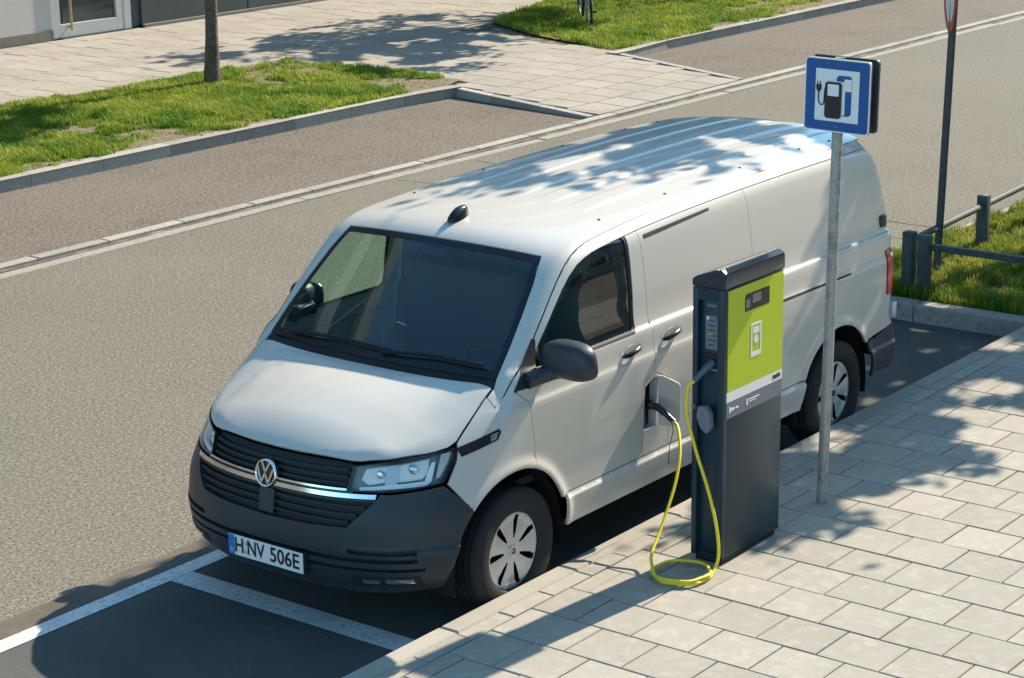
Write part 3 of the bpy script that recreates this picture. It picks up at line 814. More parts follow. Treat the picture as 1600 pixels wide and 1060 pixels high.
# headlights
hls = panel('headlight', [HL], 'front', M_house, van, off=-.05, skirt=0, res=.04, gap=0, mirror=True)
panel('lamp_rim', [HL, inset(densify(HL, .03), .007)], 'front', M_blk, hls, off=-.001, skirt=.05, res=.03, gap=.001, mirror=True)
panel('lens', [HL], 'front', M_lens, hls, off=-.001, skirt=.0, res=.03, gap=.006, mirror=True)
def lamp_panel(px, mt, off, nm, sk=.03):
    return panel(nm, [[tuple(p) for p in pxs(px, 'front')]], 'front', mt, hls, off=off, skirt=sk, res=.03, gap=0, mirror=True)
lamp_panel([(570, 733), (606, 728), (600, 754), (574, 758), (562, 750)], M_refl, -.042, 'reflector')
lamp_panel([(624, 726), (674, 714), (672, 738), (662, 748), (618, 754)], M_refl, -.042, 'reflector')
lamp_panel([(560, 762), (610, 758), (665, 752), (676, 722), (682, 721), (676, 752), (668, 759), (610, 765), (560, 767)], M_refl, -.02, 'daytime_strip', .02)
lamp_panel([(606, 728), (624, 725), (620, 758), (600, 760)], M_cover, -.03, 'bezel', .02)
lamp_panel([(690, 709), (706, 705), (700, 724), (688, 746), (682, 748)], M_cover, -.012, 'bezel', .02)
for q, rr in (((594, 742), .020), ((648, 733), .024)):
    c = march(np.array([CP + ray(q) / np.linalg.norm(ray(q)) * 6]), np.array([ray(q) / np.linalg.norm(ray(q))]), 6, .02)[0]
    nn = grad(c[None])[0]; c = c - nn * .04
    for s, par in ((1, hls[0]), (-1, hls[1])):
        cc = c * [1, s, 1]; n2 = (nn * .4 + np.array([.6, 0, 0])) * [1, s, 1]
        g = G(); g.lathe([(0, 0), (0, rr), (.012, rr), (.016, rr * .8), (.018, 0)], cc, n2, 20); g.build('lamp_bulb', M_lampin, par, angle=35)
# bumper
arF = [(x, z) for x, z in arc2(ARF, 48, -6, 14)]
arF3 = lift(arF, 'side'); arFf = [tuple(p) for p in flat(arF3, 'front')]
bt = [(0, .778)] + fline([(.3, .777), (.5, .777), (.615, .780)]) + [fu(.625, .806)] + [tuple(p) for p in pxs([(605, 774), (640, 770), (694, 759)], 'front')]
bb = fline([(.80, .292), (.72, .282), (.5, .272), (.25, .268)]) + [(0, .267)]
BUM = sym(bt + arFf + bb)
LG = sym([(0, .765)] + fline([(.3, .765), (.5, .766), (.605, .768), (.495, .640), (.3, .630)]) + [(0, .622)])
def grv(y0, y1, z0, z1): return fline([(y, z0) for y in np.linspace(y0, y1, 9)]) + fline([(y, z1) for y in np.linspace(y1, y0, 9)])
GRV = [grv(.50, .80, .505, .528), grv(-.80, -.50, .505, .528), grv(-.80, .80, .462, .482), grv(-.82, .82, .414, .428)]
bump_ = panel('front_bumper', [BUM, LG] + GRV, 'front', M_plast, van, res=.03, gap=.002, skirt=.03)[0]
panel('bumper_recess', [fline([(y, .40) for y in np.linspace(-.84, .84, 15)]) + fline([(y, .54) for y in np.linspace(.84, -.84, 15)])], 'front', M_blkm, bump_, off=-.024, skirt=0, res=.05, gap=0)
lgb = panel('lower_grille', [sym([(0, .775)] + fline([(.3, .775), (.62, .778), (.50, .63), (.3, .62)]) + [(0, .612)])], 'front', M_blkm, van, off=-.03, skirt=0, res=.05, gap=0)[0]
for k in range(3):
    z0 = .657 + k * .038; hw = .50 + k * .035
    for s in (1, -1):
        strip('grille_slat', np.linspace(s * .052, s * hw, 10), z0, z0 + .014, M_blkm, lgb, -.008, .02)
strip('sensor_panel', np.linspace(-.05, .05, 4), .636, .760, M_plast, lgb, -.002, .02)
for s in (1, -1):
    g = G(); c = march(np.array([[.4, s * .60, .353]]), np.array([[-1.0, 0, 0]]), 1.5)[0]
    fg = panel('fog_lamp_surround', [grv(s * .50, s * .80, .328, .385)], 'front', M_blkm, van, off=.003, skirt=.006, res=.03, gap=.0)[0]
    panel('fog_lamp', [grv(s * .665, s * .775, .352, .374)], 'front', M_lampin, fg, off=.007, skirt=.006, res=.02, gap=0)
    panel('fog_lamp', [grv(s * .56, s * .64, .348, .366)], 'front', M_lampin, fg, off=.006, skirt=.006, res=.02, gap=0)
# number plate
plate = empty('number_plate', (.016, 0, .36), parent=van)
g = G(); g.box(-.03, .012, -.265, .265, .357, .473, .004); g.build('plate_holder', M_blkm, plate)
g = G(); g.box(.012, .016, -.26, .26, .360, .470, .0015); g.build('plate_board', M_plate, plate)
g = G(); g.box(.0155, .0172, -.258, -.216, .362, .468); g.build('blue_band', M_pblue, plate)
def put_text(txt, size, o, a, b, name, mt, parent, sx=1.0, spacing=1.0, thick=.0018):
    V, F = text_mesh(txt, size, spacing, thick if txt != 'D' else 0); o = np.array(o, float); a = np.array(a, float); b = np.array(b, float)
    return mesh(name, [o + a * v[0] * sx + b * v[1] for v in V], F, mt, parent)
put_text('H', .112, (.0182, -.182, .415), (0, 1, 0), (0, 0, 1), 'lettering', M_pblk, plate, .85)
put_text('NV', .112, (.0182, -.066, .415), (0, 1, 0), (0, 0, 1), 'lettering', M_pblk, plate, .80)
put_text('506E', .112, (.0182, .135, .415), (0, 1, 0), (0, 0, 1), 'lettering', M_pblk, plate, .92)
for zz in (.437, .392):
    g = G(); g.lathe([(0, 0), (0, .012), (.002, .012), (.002, 0)], (.0165, -.1375, zz), (1, 0, 0), 16); g.build('plate_seal', M_cover, plate)
put_text('D', .03, (.0182, -.237, .385), (0, 1, 0), (0, 0, 1), 'lettering', M_plate, plate)
# round emblem with the letters V over W
emb = empty('emblem', (-.022, 0, .838), parent=van)
ec = np.array([-.018, 0, .838]); ea = np.array([0, 1.0, 0]); eb = np.array([-.18, 0, .983]); en = np.cross(ea, eb)
def ep(y, z, h=0): return ec + ea * y + eb * z + en * h
g = G(); g.lathe([(-.02, 0), (-.02, .07), (.0, .07), (.002, 0)], ec, en, 40); g.build('emblem_disc', M_blk, emb, angle=30)
g = G(); g.lathe([(-.004, .060), (.006, .061), (.009, .066), (.006, .072), (-.006, .073), (-.02, .073)], ec, en, 48); g.build('emblem_ring', M_chrome, emb, angle=60)
def bars(name, pts, w):
    g = G()
    for a, b in zip(pts[:-1], pts[1:]):
        a = np.array(a); b = np.array(b); t = (b - a) / np.linalg.norm(b - a); n = np.array([-t[1], t[0]]) * w / 2
        q = [a - n - t * .002, b - n + t * .002, b + n + t * .002, a + n - t * .002]
        g.prism(q, ep(0, 0, .002), ea, eb, en * .006)
    g.build(name, M_chrome, emb)
bars('emblem_stroke', [(-.026, .054), (0, .006), (.026, .054)], .012)
bars('emblem_stroke', [(-.053, .026), (-.023, -.050), (0, -.002), (.023, -.050), (.053, .026)], .012)

# ---- mirrors
def mirror(s):
    r_ = empty('wing_mirror', (-1.06, s * 1.0, 1.2), parent=van)
    V = []; F = []; n, k = 20, 12
    c = np.array([-1.135, 1.095, 1.345]) if s > 0 else np.array([-1.385, .975, 1.325]); yaw = R(-14); kx = 1.48 if s > 0 else .55
    for i in range(k + 1):
        ph = -math.pi / 2 + math.pi * i / k
        for j in range(n):
            th = 2 * math.pi * j / n
            e1, e2 = .62, .62
            cx = np.sign(math.cos(ph)) * abs(math.cos(ph)) ** e1 * np.sign(math.cos(th)) * abs(math.cos(th)) ** e2
            cy = np.sign(math.cos(ph)) * abs(math.cos(ph)) ** e1 * np.sign(math.sin(th)) * abs(math.sin(th)) ** e2
            cz = np.sign(math.sin(ph)) * abs(math.sin(ph)) ** e1
            x = cx * (.085 if cx > 0 else .045); y = cy * .128 * kx * (1 - .10 * cz); z = cz * (.100 if s > 0 else .085) + (.012 * cy)
            x, y = x * math.cos(yaw) - y * math.sin(yaw), x * math.sin(yaw) + y * math.cos(yaw)
            V.append(c + np.array([x, y, z]))
    for i in range(k):
        for j in range(n): F.append((i * n + j, i * n + (j + 1) % n, (i + 1) * n + (j + 1) % n, (i + 1) * n + j))
    g = G(); g.add([p * [1, s, 1] for p in V], F); g.build('mirror_housing', M_plast, r_, angle=60)
    g = G(); g.tube([p * np.array([1, s, 1]) for p in np.array([(-1.0 if s > 0 else -1.2, .915 if s > 0 else .89, 1.235 if s > 0 else 1.27), (c[0] * .5 - .51 if s > 0 else -1.26, .955 if s > 0 else .92, 1.248 if s > 0 else 1.27), (c[0] + .03, c[1] - .08, 1.27), (c[0] + .005, c[1] - .03, 1.285)])], [.045, .04, .035, .04], 12); g.build('mirror_arm', M_plast, r_, angle=60)
    g = G(); pl = []
    for j in range(20):
        a = 2 * math.pi * j / 20; pl.append((np.sign(math.cos(a)) * abs(math.cos(a)) ** .6 * .10, np.sign(math.sin(a)) * abs(math.sin(a)) ** .6 * .078))
    ax = np.array([-math.sin(yaw), math.cos(yaw), 0]); o_ = c + np.array([-.042 * math.cos(yaw), -.042 * math.sin(yaw), 0])
    g.prism(pl, o_ * [1, s, 1], ax * [1, s, 1], (0, 0, 1), np.array([-.006, 0, 0])); g.build('mirror_glass', M_chrome, r_)
mirror(1); mirror(-1)

# ---- door handles
def handle(x, z, par, s):
    y = float(lift([(x, z)], 'side')[0][1])
    V = np.array([(x + .075, y + .004, z - .012), (x + .05, y + .024, z - .006), (x, y + .03, z + .004), (x - .05, y + .026, z + .012), (x - .085, y + .006, z + .016)]) * [1, s, 1]
    g = G(); g.tube(V, [.010, .014, .0145, .014, .010], 10); g.build('door_handle', M_blk, par, angle=60)
    g = G(); c = np.array([x, y - .001, z + .002])
    pl = [(.05 * math.cos(a), .034 * math.sin(a)) for a in np.linspace(0, 2 * math.pi, 20, endpoint=False)]
    g.prism([(p[0], p[1]) for p in pl], c * [1, s, 1], (1, 0, -.1), (0, 0, 1), np.array([0, .0035 * s, 0])); g.build('handle_dish', M_paint, par)
handle(-1.905, 1.178, doors[0], 1); handle(-1.905, 1.178, doors[1], -1)
handle(-2.30, 1.188, slides[0], 1)

# ---- roof fittings
g = G()
c0 = lift([(-1.60, 0)], 'top')[0]
for (dx, w, h) in [(0, 1, 1)]:
    rings = []
    for t, sc, sh in ((0, 1, 0), (.014, .95, -.002), (.034, .78, -.014), (.050, .55, -.028), (.056, .3, -.036)):
        rings.append([(c0[0] + sh + .085 * sc * math.cos(a), .040 * sc * math.sin(a), c0[2] + 1.25 * t - .006) for a in np.linspace(0, 2 * math.pi, 16, endpoint=False)])
    V = [p for r_ in rings for p in r_]; F = [(i * 16 + j, i * 16 + (j + 1) % 16, (i + 1) * 16 + (j + 1) % 16, (i + 1) * 16 + j) for i in range(4) for j in range(16)] + [tuple(64 + j for j in range(16))]
    g.add(V, F)
g.build('roof_aerial', M_blk, van, angle=50)
for x in (-2.01, -2.66, -3.47, -4.17, -4.55):
    P = lift([(x, .655)], 'top')[0]
    for sd_ in (1, -1):
        g = G(); g.lathe([(-.004, 0), (-.004, .009), (.003, .009), (.005, .006), (.006, 0)], P * [1, sd_, 1], (0, .15 * sd_, 1), 12); g.build('roof_mount_cap', M_blkm, van)
# ---- wipers
for (pts) in ([(.0, -.62), (-.02, -.25), (-.012, .12)], [(.0, .05), (-.022, .38), (-.012, .70)]):
    pp = []
    for (dx, y) in np.array([np.interp(np.linspace(0, 2, 12), [0, 1, 2], [p[0] for p in pts]), np.interp(np.linspace(0, 2, 12), [0, 1, 2], [p[1] for p in pts])]).T:
        pp.append((wsx(-.865 + dx, y), y))
    L_ = lift(pp, 'top') + np.array([.012, 0, .014])
    g = G(); g.tube(L_, .008, 6); g.tube(L_ + [.006, 0, .010], .006, 6); g.build('wiper', M_blkm, van)

# ---- wheels
def wheel(hx, s):
    yc = .822; r_ = empty('wheel', (hx, s * yc, 0), parent=van)
    rt = HUBZ
    o = np.array([hx, s * yc, HUBZ]); ax = (0, s, 0)
    prof_ = [(-.105, .205), (-.107, .24), (-.105, .29), (-.098, .32), (-.085, .337), (-.05, rt), (.05, rt), (.082, .338), (.093, .322), (.100, .29), (.099, .25), (.092, .222), (.084, .212), (.06, .205)]
    g = G(); g.lathe(prof_, o, ax, 64); g.build('tyre', M_rub, r_, angle=50)
    g = G()
    for yy in (-.055, -.018, .02, .056): g.lathe([(yy - .004, rt + .0006), (yy + .004, rt + .0006)], o, ax, 64)
    g.build('tread_groove', M_well, r_)
    g = G(); g.lathe([(-.02, 0), (-.02, .205), (.055, .209)], o, ax, 40); g.build('rim', M_well, r_, angle=40)
    # cover with seven slots
    n = 252; rad = [.0, .03, .034, .05, .07, .082, .09, .105, .12, .135, .15, .163, .172, .18, .192, .203, .211, .213]
    hh = [.078, .078, .070, .070, .069, .068, .068, .068, .067, .067, .066, .066, .067, .070, .074, .074, .066, .05]
    V = []; F = []
    for i, (rr, h_) in enumerate(zip(rad, hh)):
        for j in range(n):
            t = 2 * math.pi * j / n + R(12)
            w_ = abs(((t / (2 * math.pi) * 7) % 1) - .5) * 2        # 1 at slot centre
            h2 = h_ + (.004 * (1 - w_) if .07 < rr < .19 else 0)
            V.append(o + np.array([math.cos(t) * rr, s * h2, math.sin(t) * rr]))
    for i in range(len(rad) - 1):
        rm = (rad[i] + rad[i + 1]) / 2
        for j in range(n):
            tm = (j + .5) / n * 7 + R(12) / (2 * math.pi) * 7
            da = abs((tm % 1) - .5); da = .5 - da
            dist = da / 7 * 2 * math.pi * rm
            hw = np.interp(rm, [.074, .10, .165, .188], [.006, .011, .019, .015])
            if .074 < rm < .188 and (dist < hw): continue
            F.append((i * n + j, i * n + (j + 1) % n, (i + 1) * n + (j + 1) % n, (i + 1) * n + j))
    g = G(); g.add(V, F); cv = g.build('wheel_cover', M_cover, r_, angle=40)
    g = G(); g.lathe([(.076, .029), (.0805, .029), (.0805, .024), (.079, .022), (.079, 0)], o, ax, 28); g.build('hub_emblem', M_lampin, r_, angle=30)
    g = G()
    pl = [[(-.011, .019), (0, -.001), (.011, .019)], [(-.018, .008), (-.009, -.018), (0, -.002), (.009, -.018), (.018, .008)]]
    for st_ in pl:
        for a, b in zip(st_[:-1], st_[1:]):
            a = np.array(a); b = np.array(b); t = (b - a) / np.linalg.norm(b - a); nn = np.array([-t[1], t[0]]) * .002
            g.prism([a - nn, b - nn, b + nn, a + nn], o + np.array([0, s * .079, 0]), (1, 0, 0), (0, 0, 1), (0, s * .002, 0))
    g.build('hub_emblem_stroke', M_blk, r_)
for hx in (HUBF, HUBR):
    for s in (1, -1): wheel(hx, s)
# ---- wells, floor, interior
for c in (ARF, ARR):
    for s in (1, -1):
        V = []; F = []; aa = np.linspace(R(-12), R(192), 30)
        for a in aa:
            for (y, r_) in ((.905, ARCH - .004), (.90, ARCH + .006), (.56, ARCH + .006), (.56, 0.02)):
                V.append((c + r_ * math.cos(a), s * y, HUBZ + r_ * math.sin(a)))
        for i in range(len(aa) - 1):
            for j in range(3): F.append((i * 4 + j, i * 4 + j + 1, (i + 1) * 4 + j + 1, (i + 1) * 4 + j))
        g = G(); g.add(V, F); g.build('wheel_arch_liner', M_well, van)
g = G(); g.box(-4.9, -.35, -.54, .54, .30, .34); g.box(-3.70, -1.34, -.86, .86, .325, .36); g.build('underbody', M_well, van)  # unseen dark floor boxes, added to block light under the body
g = G(); g.box(-2.2, -.62, -.80, .80, .62, .66); g.build('cab_floor', M_dash, van)
g = G(); g.box(-2.30, -2.26, -.80, .80, .4, 1.80); g.build('cab_bulkhead', M_int, van)
# dashboard
V = []; F = []
pr = [(-.90, .9), (-.92, 1.19), (-1.0, 1.215), (-1.18, 1.205), (-1.28, 1.15), (-1.30, 1.02), (-1.22, .9)]
g = G(); g.prism([(x, z) for x, z in pr], (0, -.80, 0), (1, 0, 0), (0, 0, 1), (0, 1.6, 0)); g.build('dashboard', M_dash, van, angle=40)
g = G(); c = np.array([-1.40, .42, 1.14]); ax = np.array([-.75, 0, .66]); u_ = np.array([0, 1, 0]); v_ = np.cross(ax, u_)
g.tube([c + .19 * (math.cos(a) * u_ + math.sin(a) * v_) for a in np.linspace(0, 2 * math.pi, 32, endpoint=False)], .015, 8, closed=True)
g.tube([c - .18 * u_, c + .18 * u_], .018, 8); g.tube([c, c - .18 * v_], .018, 8); g.tube([c, c - ax * .2], .03, 8)
g.build('steering_wheel', M_blkm, van, angle=50)
for yc in (.42, -.15, -.55):
    st_ = empty('seat', (-1.75, yc, .66), parent=van)
    g = G(); g.box(-2.0, -1.5, yc - .22, yc + .22, .75, .92, .05); g.build('seat_cushion', M_seat, st_, angle=40)
    g = G(); V_ = []
    g.box(-2.16, -2.0, yc - .22, yc + .22, .85, 1.46, .05); g.build('seat_back', M_seat, st_, angle=40)
    g = G(); g.box(-2.18, -2.08, yc - .13, yc + .13, 1.50, 1.68, .035); g.tube([(-2.13, yc - .06, 1.44), (-2.13, yc - .06, 1.52)], .008); g.tube([(-2.13, yc + .06, 1.44), (-2.13, yc + .06, 1.52)], .008)
    g.build('head_rest', M_seat, st_, angle=40)
g = G(); g.box(-1.44, -1.36, -.10, .10, 1.69, 1.74, .015); g.build('interior_mirror', M_blkm, van, angle=40)

# ================================================================== CHARGING STATION
M_cab = mat('charcoal cabinet paint', (.005, .027, .042), .45, spec=.4, coat=.1, noise=[(3, (.007, .032, .048), .4, .7)])
M_cap = mat('dark blue cabinet cap', (.010, .020, .033), .28, spec=.5, coat=.3)
M_green = mat('lime green panel', (.46, .56, .012), .45, spec=.4)
M_wht = mat('white print', (.78, .79, .78), .5)
M_gry = mat('grey print', (.15, .165, .21), .5)
M_scr = mat('dark screen', (.008, .010, .014), .3, spec=.25)
M_scr2 = mat('screen content', (.16, .17, .20), .3)
M_cable = mat('yellow cable', (.80, .64, .03), .42, spec=.4)
M_gal = mat('galvanised steel', (.36, .37, .35), .5, metal=.55, noise=[(14, (.24, .25, .24), .45, .65), (60, (.44, .45, .43), .5, .7)])
M_dkp = mat('dark painted steel', (.045, .055, .058), .5, noise=[(9, (.07, .08, .08), .5, .7)])
cx0, cx1, cy0, cy1, cz0, cz1 = -2.29, -1.70, 1.462, 1.655, KZ, 1.70
ch = empty('charging_station', ((cx0 + cx1) / 2, (cy0 + cy1) / 2, KZ), 'dark charging station with lime green front panel on the pavement', 'charging station')
g = G(); g.box(cx0 + .02, cx1 - .02, cy0 + .02, cy1 - .015, KZ + .004, KZ + .05); g.build('base_plinth', M_blkm, ch)
g = G()
# cabinet with a shallow recess in its narrow end
g.box(cx0, cx1 - .03, cy0, cy1, KZ + .035, 1.665, .006)
g.box(cx1 - .032, cx1, cy0, cy0 + .032, KZ + .035, 1.665, .004); g.box(cx1 - .032, cx1, cy1 - .040, cy1, KZ + .035, 1.665, .004)
g.box(cx1 - .032, cx1 - .002, cy0 + .03, cy1 - .038, 1.60, 1.665)
g.build('cabinet', M_cab, ch, angle=30)
# sloped cap, rounded
prof_ = [(cy0 - .003, 1.668), (cy0 - .003, 1.705), (cy0 + .02, 1.722), (cy1 - .06, 1.765), (cy1 - .02, 1.768), (cy1 + .002, 1.752), (cy1 + .006, 1.735), (cy1 + .006, 1.668)]
g = G(); g.prism(prof_, (cx0 - .004, 0, 0), (0, 1, 0), (0, 0, 1), (cx1 - cx0 + .008, 0, 0)); cap = g.build('cap', M_cap, ch, angle=40)
bv = cap.modifiers.new('bevel', 'BEVEL'); bv.width = .008; bv.segments = 3; bv.limit_method = 'ANGLE'; bv.angle_limit = R(50)
def yprint(name, quad, mt, dy, par=ch):
    V = [(x, cy1 + dy, z) for x, z in quad] + [(x, cy1 - .0005, z) for x, z in quad]
    n = len(quad); g = G(); g.add(V, [tuple(range(n)), tuple(range(n, 2 * n))[::-1]] + [(i, (i + 1) % n, n + (i + 1) % n, n + i) for i in range(n)])
    return g.build(name, mt, par)
def rq(x0, x1, z0, z1): return [(x0, z0), (x1, z0), (x1, z1), (x0, z1)]
gp = yprint('green_panel', rq(cx0 + .006, cx1 - .032, 1.115, 1.655), M_green, .004)
yprint('white_band', rq(cx0 + .006, cx1 - .026, 1.060, 1.114), M_wht, .004)
yprint('grey_band', rq(cx0 + .006, cx1 - .026, .972, 1.059), M_gry, .004)
sc_ = yprint('screen', [(-1.893, 1.512), (-2.137, 1.512), (-2.137, 1.604), (-1.905, 1.604), (-1.893, 1.59)], M_scr, .0055)
yprint('screen_tile', rq(-2.05, -1.965, 1.545, 1.592), M_scr2, .0065, sc_)
yprint('screen_tile', rq(-1.94, -1.902, 1.53, 1.575), M_scr2, .0065, sc_)
# phone symbol
ph = [(-2.060, 1.258), (-1.957, 1.258), (-1.957, 1.432), (-2.060, 1.432)]
for q in [rq(-2.060, -1.957, 1.420, 1.432), rq(-2.060, -1.957, 1.252, 1.276), rq(-2.060, -2.048, 1.276, 1.420), rq(-1.969, -1.957, 1.276, 1.420), rq(-2.038, -1.979, 1.375, 1.408)]:
    yprint('phone_symbol', q, M_wht, .0055, gp)
yprint('phone_symbol', [(-2.008 + .022 * math.cos(a), 1.342 + .022 * math.sin(a)) for a in np.linspace(0, 2 * math.pi, 16, endpoint=False)], M_wht, .0055, gp)
# unreadable small print
for i, (a, b) in enumerate([(-2.262, -2.247), (-2.243, -2.226), (-2.222, -2.204), (-2.2, -2.186)]):
    yprint('maker_mark', rq(a, b, 1.076 + .002 * (i % 2), 1.099 - .003 * (i == 2)), M_scr, .0055)
for a, b, z0, z1 in [(-1.80, -1.765, 1.008, 1.022), (-1.84, -1.812, 1.01, 1.02), (-1.765, -1.75, 1.0, 1.03), (-1.935, -1.92, 1.0, 1.034), (-2.05, -1.945, 1.024, 1.029), (-2.02, -1.945, 1.012, 1.016)]:
    yprint('small_print', rq(a, b, z0, z1), M_wht, .0055)
for a, b, z0, z1 in [(-1.84, -1.72, 1.684, 1.692), (-1.80, -1.73, 1.697, 1.702), (-2.27, -2.15, 1.684, 1.694)]:
    V = [(a, cy1 + .0072, z0), (b, cy1 + .0072, z0), (b, cy1 + .0072, z1), (a, cy1 + .0072, z1)]
    mesh('cap_print', V, [(0, 1, 2, 3)], M_gry, ch)
# narrow end: label, display, socket
def xprint(name, y0, y1, z0, z1, mt, x, par=ch, th=.003):
    g = G(); g.box(x - th, x, y0, y1, z0, z1); return g.build(name, mt, par)
xe = cx1 - .03
xprint('number_label', 1.535, 1.592, 1.562, 1.576, M_scr2, xe + .003)
ds = xprint('instruction_panel', 1.525, 1.598, 1.335, 1.515, M_gry, xe + .003)
xprint('instruction_mark', 1.532, 1.545, 1.493, 1.507, M_wht, xe + .0045, ds, .001)
for k, (a, b) in enumerate([(1.55, 1.575), (1.54, 1.585), (1.545, 1.58), (1.55, 1.59), (1.535, 1.588), (1.54, 1.58)]):
    xprint('instruction_line', a, b, 1.486 - k * .026, 1.490 - k * .026, M_scr, xe + .0045, ds, .001)
xprint('instruction_mark', 1.545, 1.57, 1.408, 1.418, M_green, xe + .0045, ds, .001)
g = G(); g.box(xe - .002, xe + .006, 1.515, 1.612, 1.225, 1.315, .003); g.build('socket_frame', M_blkm, ch)
g = G(); g.box(xe + .002, xe + .03, 1.575, 1.612, 1.232, 1.238); g.build('socket_lip', M_gal, ch)
# holder for a spare plug
g = G()
g.tube([(cx1 - .03, 1.56, .985), (cx1 + .02, 1.555, 1.0), (cx1 + .045, 1.545, 1.01)], .018, 10)
g.prism([(-.02, .055), (.025, .06), (.05, .02), (.055, -.05), (.03, -.085), (-.005, -.06), (-.03, 0)], (cx1 + .012, 1.55, .985), (0, 1, 0), (0, 0, 1), (.035, 0, 0))
hold = g.build('plug_holder', M_gry, ch, angle=40)
g = G(); g.lathe([(0, 0), (0, .012), (.02, .012), (.02, 0)], (cx1 + .03, 1.505, 1.03), (0, -1, 0), 12); g.build('holder_pin', mat('orange plastic', (.35, .12, .05), .5), ch)

# ---- cable (a thing of its own)
def crom(P, n=10):
    P = np.array(P, float); P = np.vstack([2 * P[0] - P[1], P, 2 * P[-1] - P[-2]]); o = []
    for i in range(1, len(P) - 2):
        for t in np.linspace(0, 1, n, endpoint=False):
            a, b, c, d_ = P[i - 1:i + 3]
            o.append(.5 * (2 * b + (c - a) * t + (2 * a - 5 * b + 4 * c - d_) * t * t + (3 * b - a - 3 * c + d_) * t ** 3))
    o.append(P[-2]); return np.array(o)
cab = empty('charging_cable', (-1.45, 1.55, KZ), 'yellow charging cable looping over the paving between van and station', 'cable')
CR_ = .0088; zc = KZ + CR_ + .001
A = [(-1.655, 1.505, 1.172), (-1.640, 1.482, 1.15), (-1.635, 1.474, 1.10), (-1.635, 1.473, 1.0), (-1.635, 1.50, .90), (-1.635, 1.540, .78), (-1.635, 1.602, .62), (-1.632, 1.650, .47), (-1.630, 1.676, .34), (-1.625, 1.682, .25), (-1.60, 1.680, .20)]
ccx, ccy, cr = -1.465, 1.555, .150
th0 = math.atan2(1.68 - ccy, -1.60 - ccx)
coil = []
turns = 1 + ((th0 - math.atan2(-.155, .065)) % (2 * math.pi)) / (2 * math.pi)
for i in range(64):
    t = th0 - 2 * math.pi * turns * i / 63 
    rr = cr + .005 * math.sin(i * .9)
    coil.append((ccx + rr * 1.02 * math.cos(t), ccy + rr * math.sin(t), zc + .0215 * min(i / 63 * turns, 1) + .001 * math.sin(i)))
B = [(-1.42, 1.39, .225), (-1.455, 1.375, .245), (-1.60, 1.335, .33), (-1.80, 1.29, .50), (-1.93, 1.24, .62), (-2.02, 1.18, .70), (-2.08, 1.125, .745), (-2.09, 1.09, .765)]
g = G(); g.tube(crom(A + coil[2:] + B[1:], 5), CR_, 8); g.build('cable_sheath', M_cable, cab, angle=80)
g = G(); g.tube(crom([(-2.09, 1.092, .764), (-2.09, 1.06, .785), (-2.09, 1.0, .822), (-2.09, .95, .832), (-2.09, .915, .832)], 4), [.016] * 6 + [.021] * 6 + [.027] * 5, 12); g.build('vehicle_plug', M_blk, cab, angle=60)
g = G(); g.tube([(-2.09, 1.085, .768), (-2.09, 1.1, .76)], .015, 10); g.build('cable_gland', M_gal, cab)
g = G(); g.tube([(-2.10, 1.075, .755), (-2.11, 1.08, .70), (-2.11, 1.055, .60), (-2.11, 1.05, .50)], .0025, 5); g.build('plug_tether', M_blkm, cab)
g = G(); g.tube(crom([(-1.725, 1.575, 1.27), (-1.695, 1.555, 1.245), (-1.668, 1.522, 1.198), (-1.655, 1.506, 1.174)], 4), [.022, .022, .021, .02, .02, .018, .017, .016, .016, .015, .015, .014, .014][:13], 12); g.build('station_plug', mat('plug blue grey', (.05, .10, .14), .4), cab, angle=60)

# ================================================================== SIGN POST
sp = empty('parking_sign_post', (-2.88, 1.59, KZ), 'galvanised pole with blue charging point sign beside the charging station', 'sign')
pt = np.array([-2.945, 1.60])
g = G(); g.tube([(-2.872, 1.595, KZ - .02), (-2.905, 1.598, 1.2), (-2.945, 1.60, 2.70)], .0305, 16); g.build('pole', M_gal, sp, angle=60)
M_sblue = mat('sign blue', (.008, .085, .30), .35, spec=.4)
M_sback = mat('sign back', (.055, .062, .066), .5, metal=.3)
ro = R(1.0); SA = np.array([0, math.cos(ro), -math.sin(ro)]); SB = np.array([0, math.sin(ro), math.cos(ro)]); SX = np.array([1.0, 0, 0])
SC = np.array([-2.895, 1.615, 2.498])
def rrect(hw, hh, r, n=5):
    o = []
    for (sx, sy, a0) in ((1, 1, 0), (-1, 1, 90), (-1, -1, 180), (1, -1, 270)):
        for a in np.linspace(a0, a0 + 90, n): o.append((sx * (hw - r) + r * math.cos(R(a)), sy * (hh - r) + r * math.sin(R(a))))
    return o
def splate(name, poly, h, th, mt, par=sp, c=SC):
    g = G(); g.prism(poly, c + SX * h, SA, SB, SX * th); return g.build(name, mt, par)
fp = splate('sign_plate', rrect(.200, .200, .022), 0, .006, M_wht)
splate('back_plate', rrect(.2, .2, .022), 0, .018, M_sback, sp, SC + np.array([-.085, .008, .004]))
splate('sign_rim', rrect(.200, .200, .022), -.012, .0115, M_sback, sp, SC)
b1 = rrect(.193, .193, .018); b2 = [(p[0], p[1]) for p in rrect(.134, .142, .004)]
def ringplate(name, outer, inner, h, th, mt, par):
    n = len(outer); V = [SC + SX * (h + th) + SA * p[0] + SB * p[1] for p in outer + inner]
    return mesh(name, V, [(i, (i + 1) % n, n + (i + 1) % n, n + i) for i in range(n)], mt, par)
ringplate('sign_border', b1, b2, .006, .0012, M_sblue, fp)
def sg(name, poly, mt, h=.0072): return splate(name, poly, h, .0012, mt, fp)
M_sblk = mat('sign black', (.008, .009, .014), .4)
def off(poly, dx, dy): return [(p[0] + dx, p[1] + dy) for p in poly]
sg('pump_symbol', [(.03, -.107), (.075, -.107), (.088, -.095), (.088, .098), (.078, .112), (.008, .112), (-.005, .095), (-.005, .08), (.042, .08), (.05, .06), (.05, -.1)], M_sblue)
sg('pump_symbol', off(rrect(.022, .033, .004), .066, .062), M_wht, .0085)
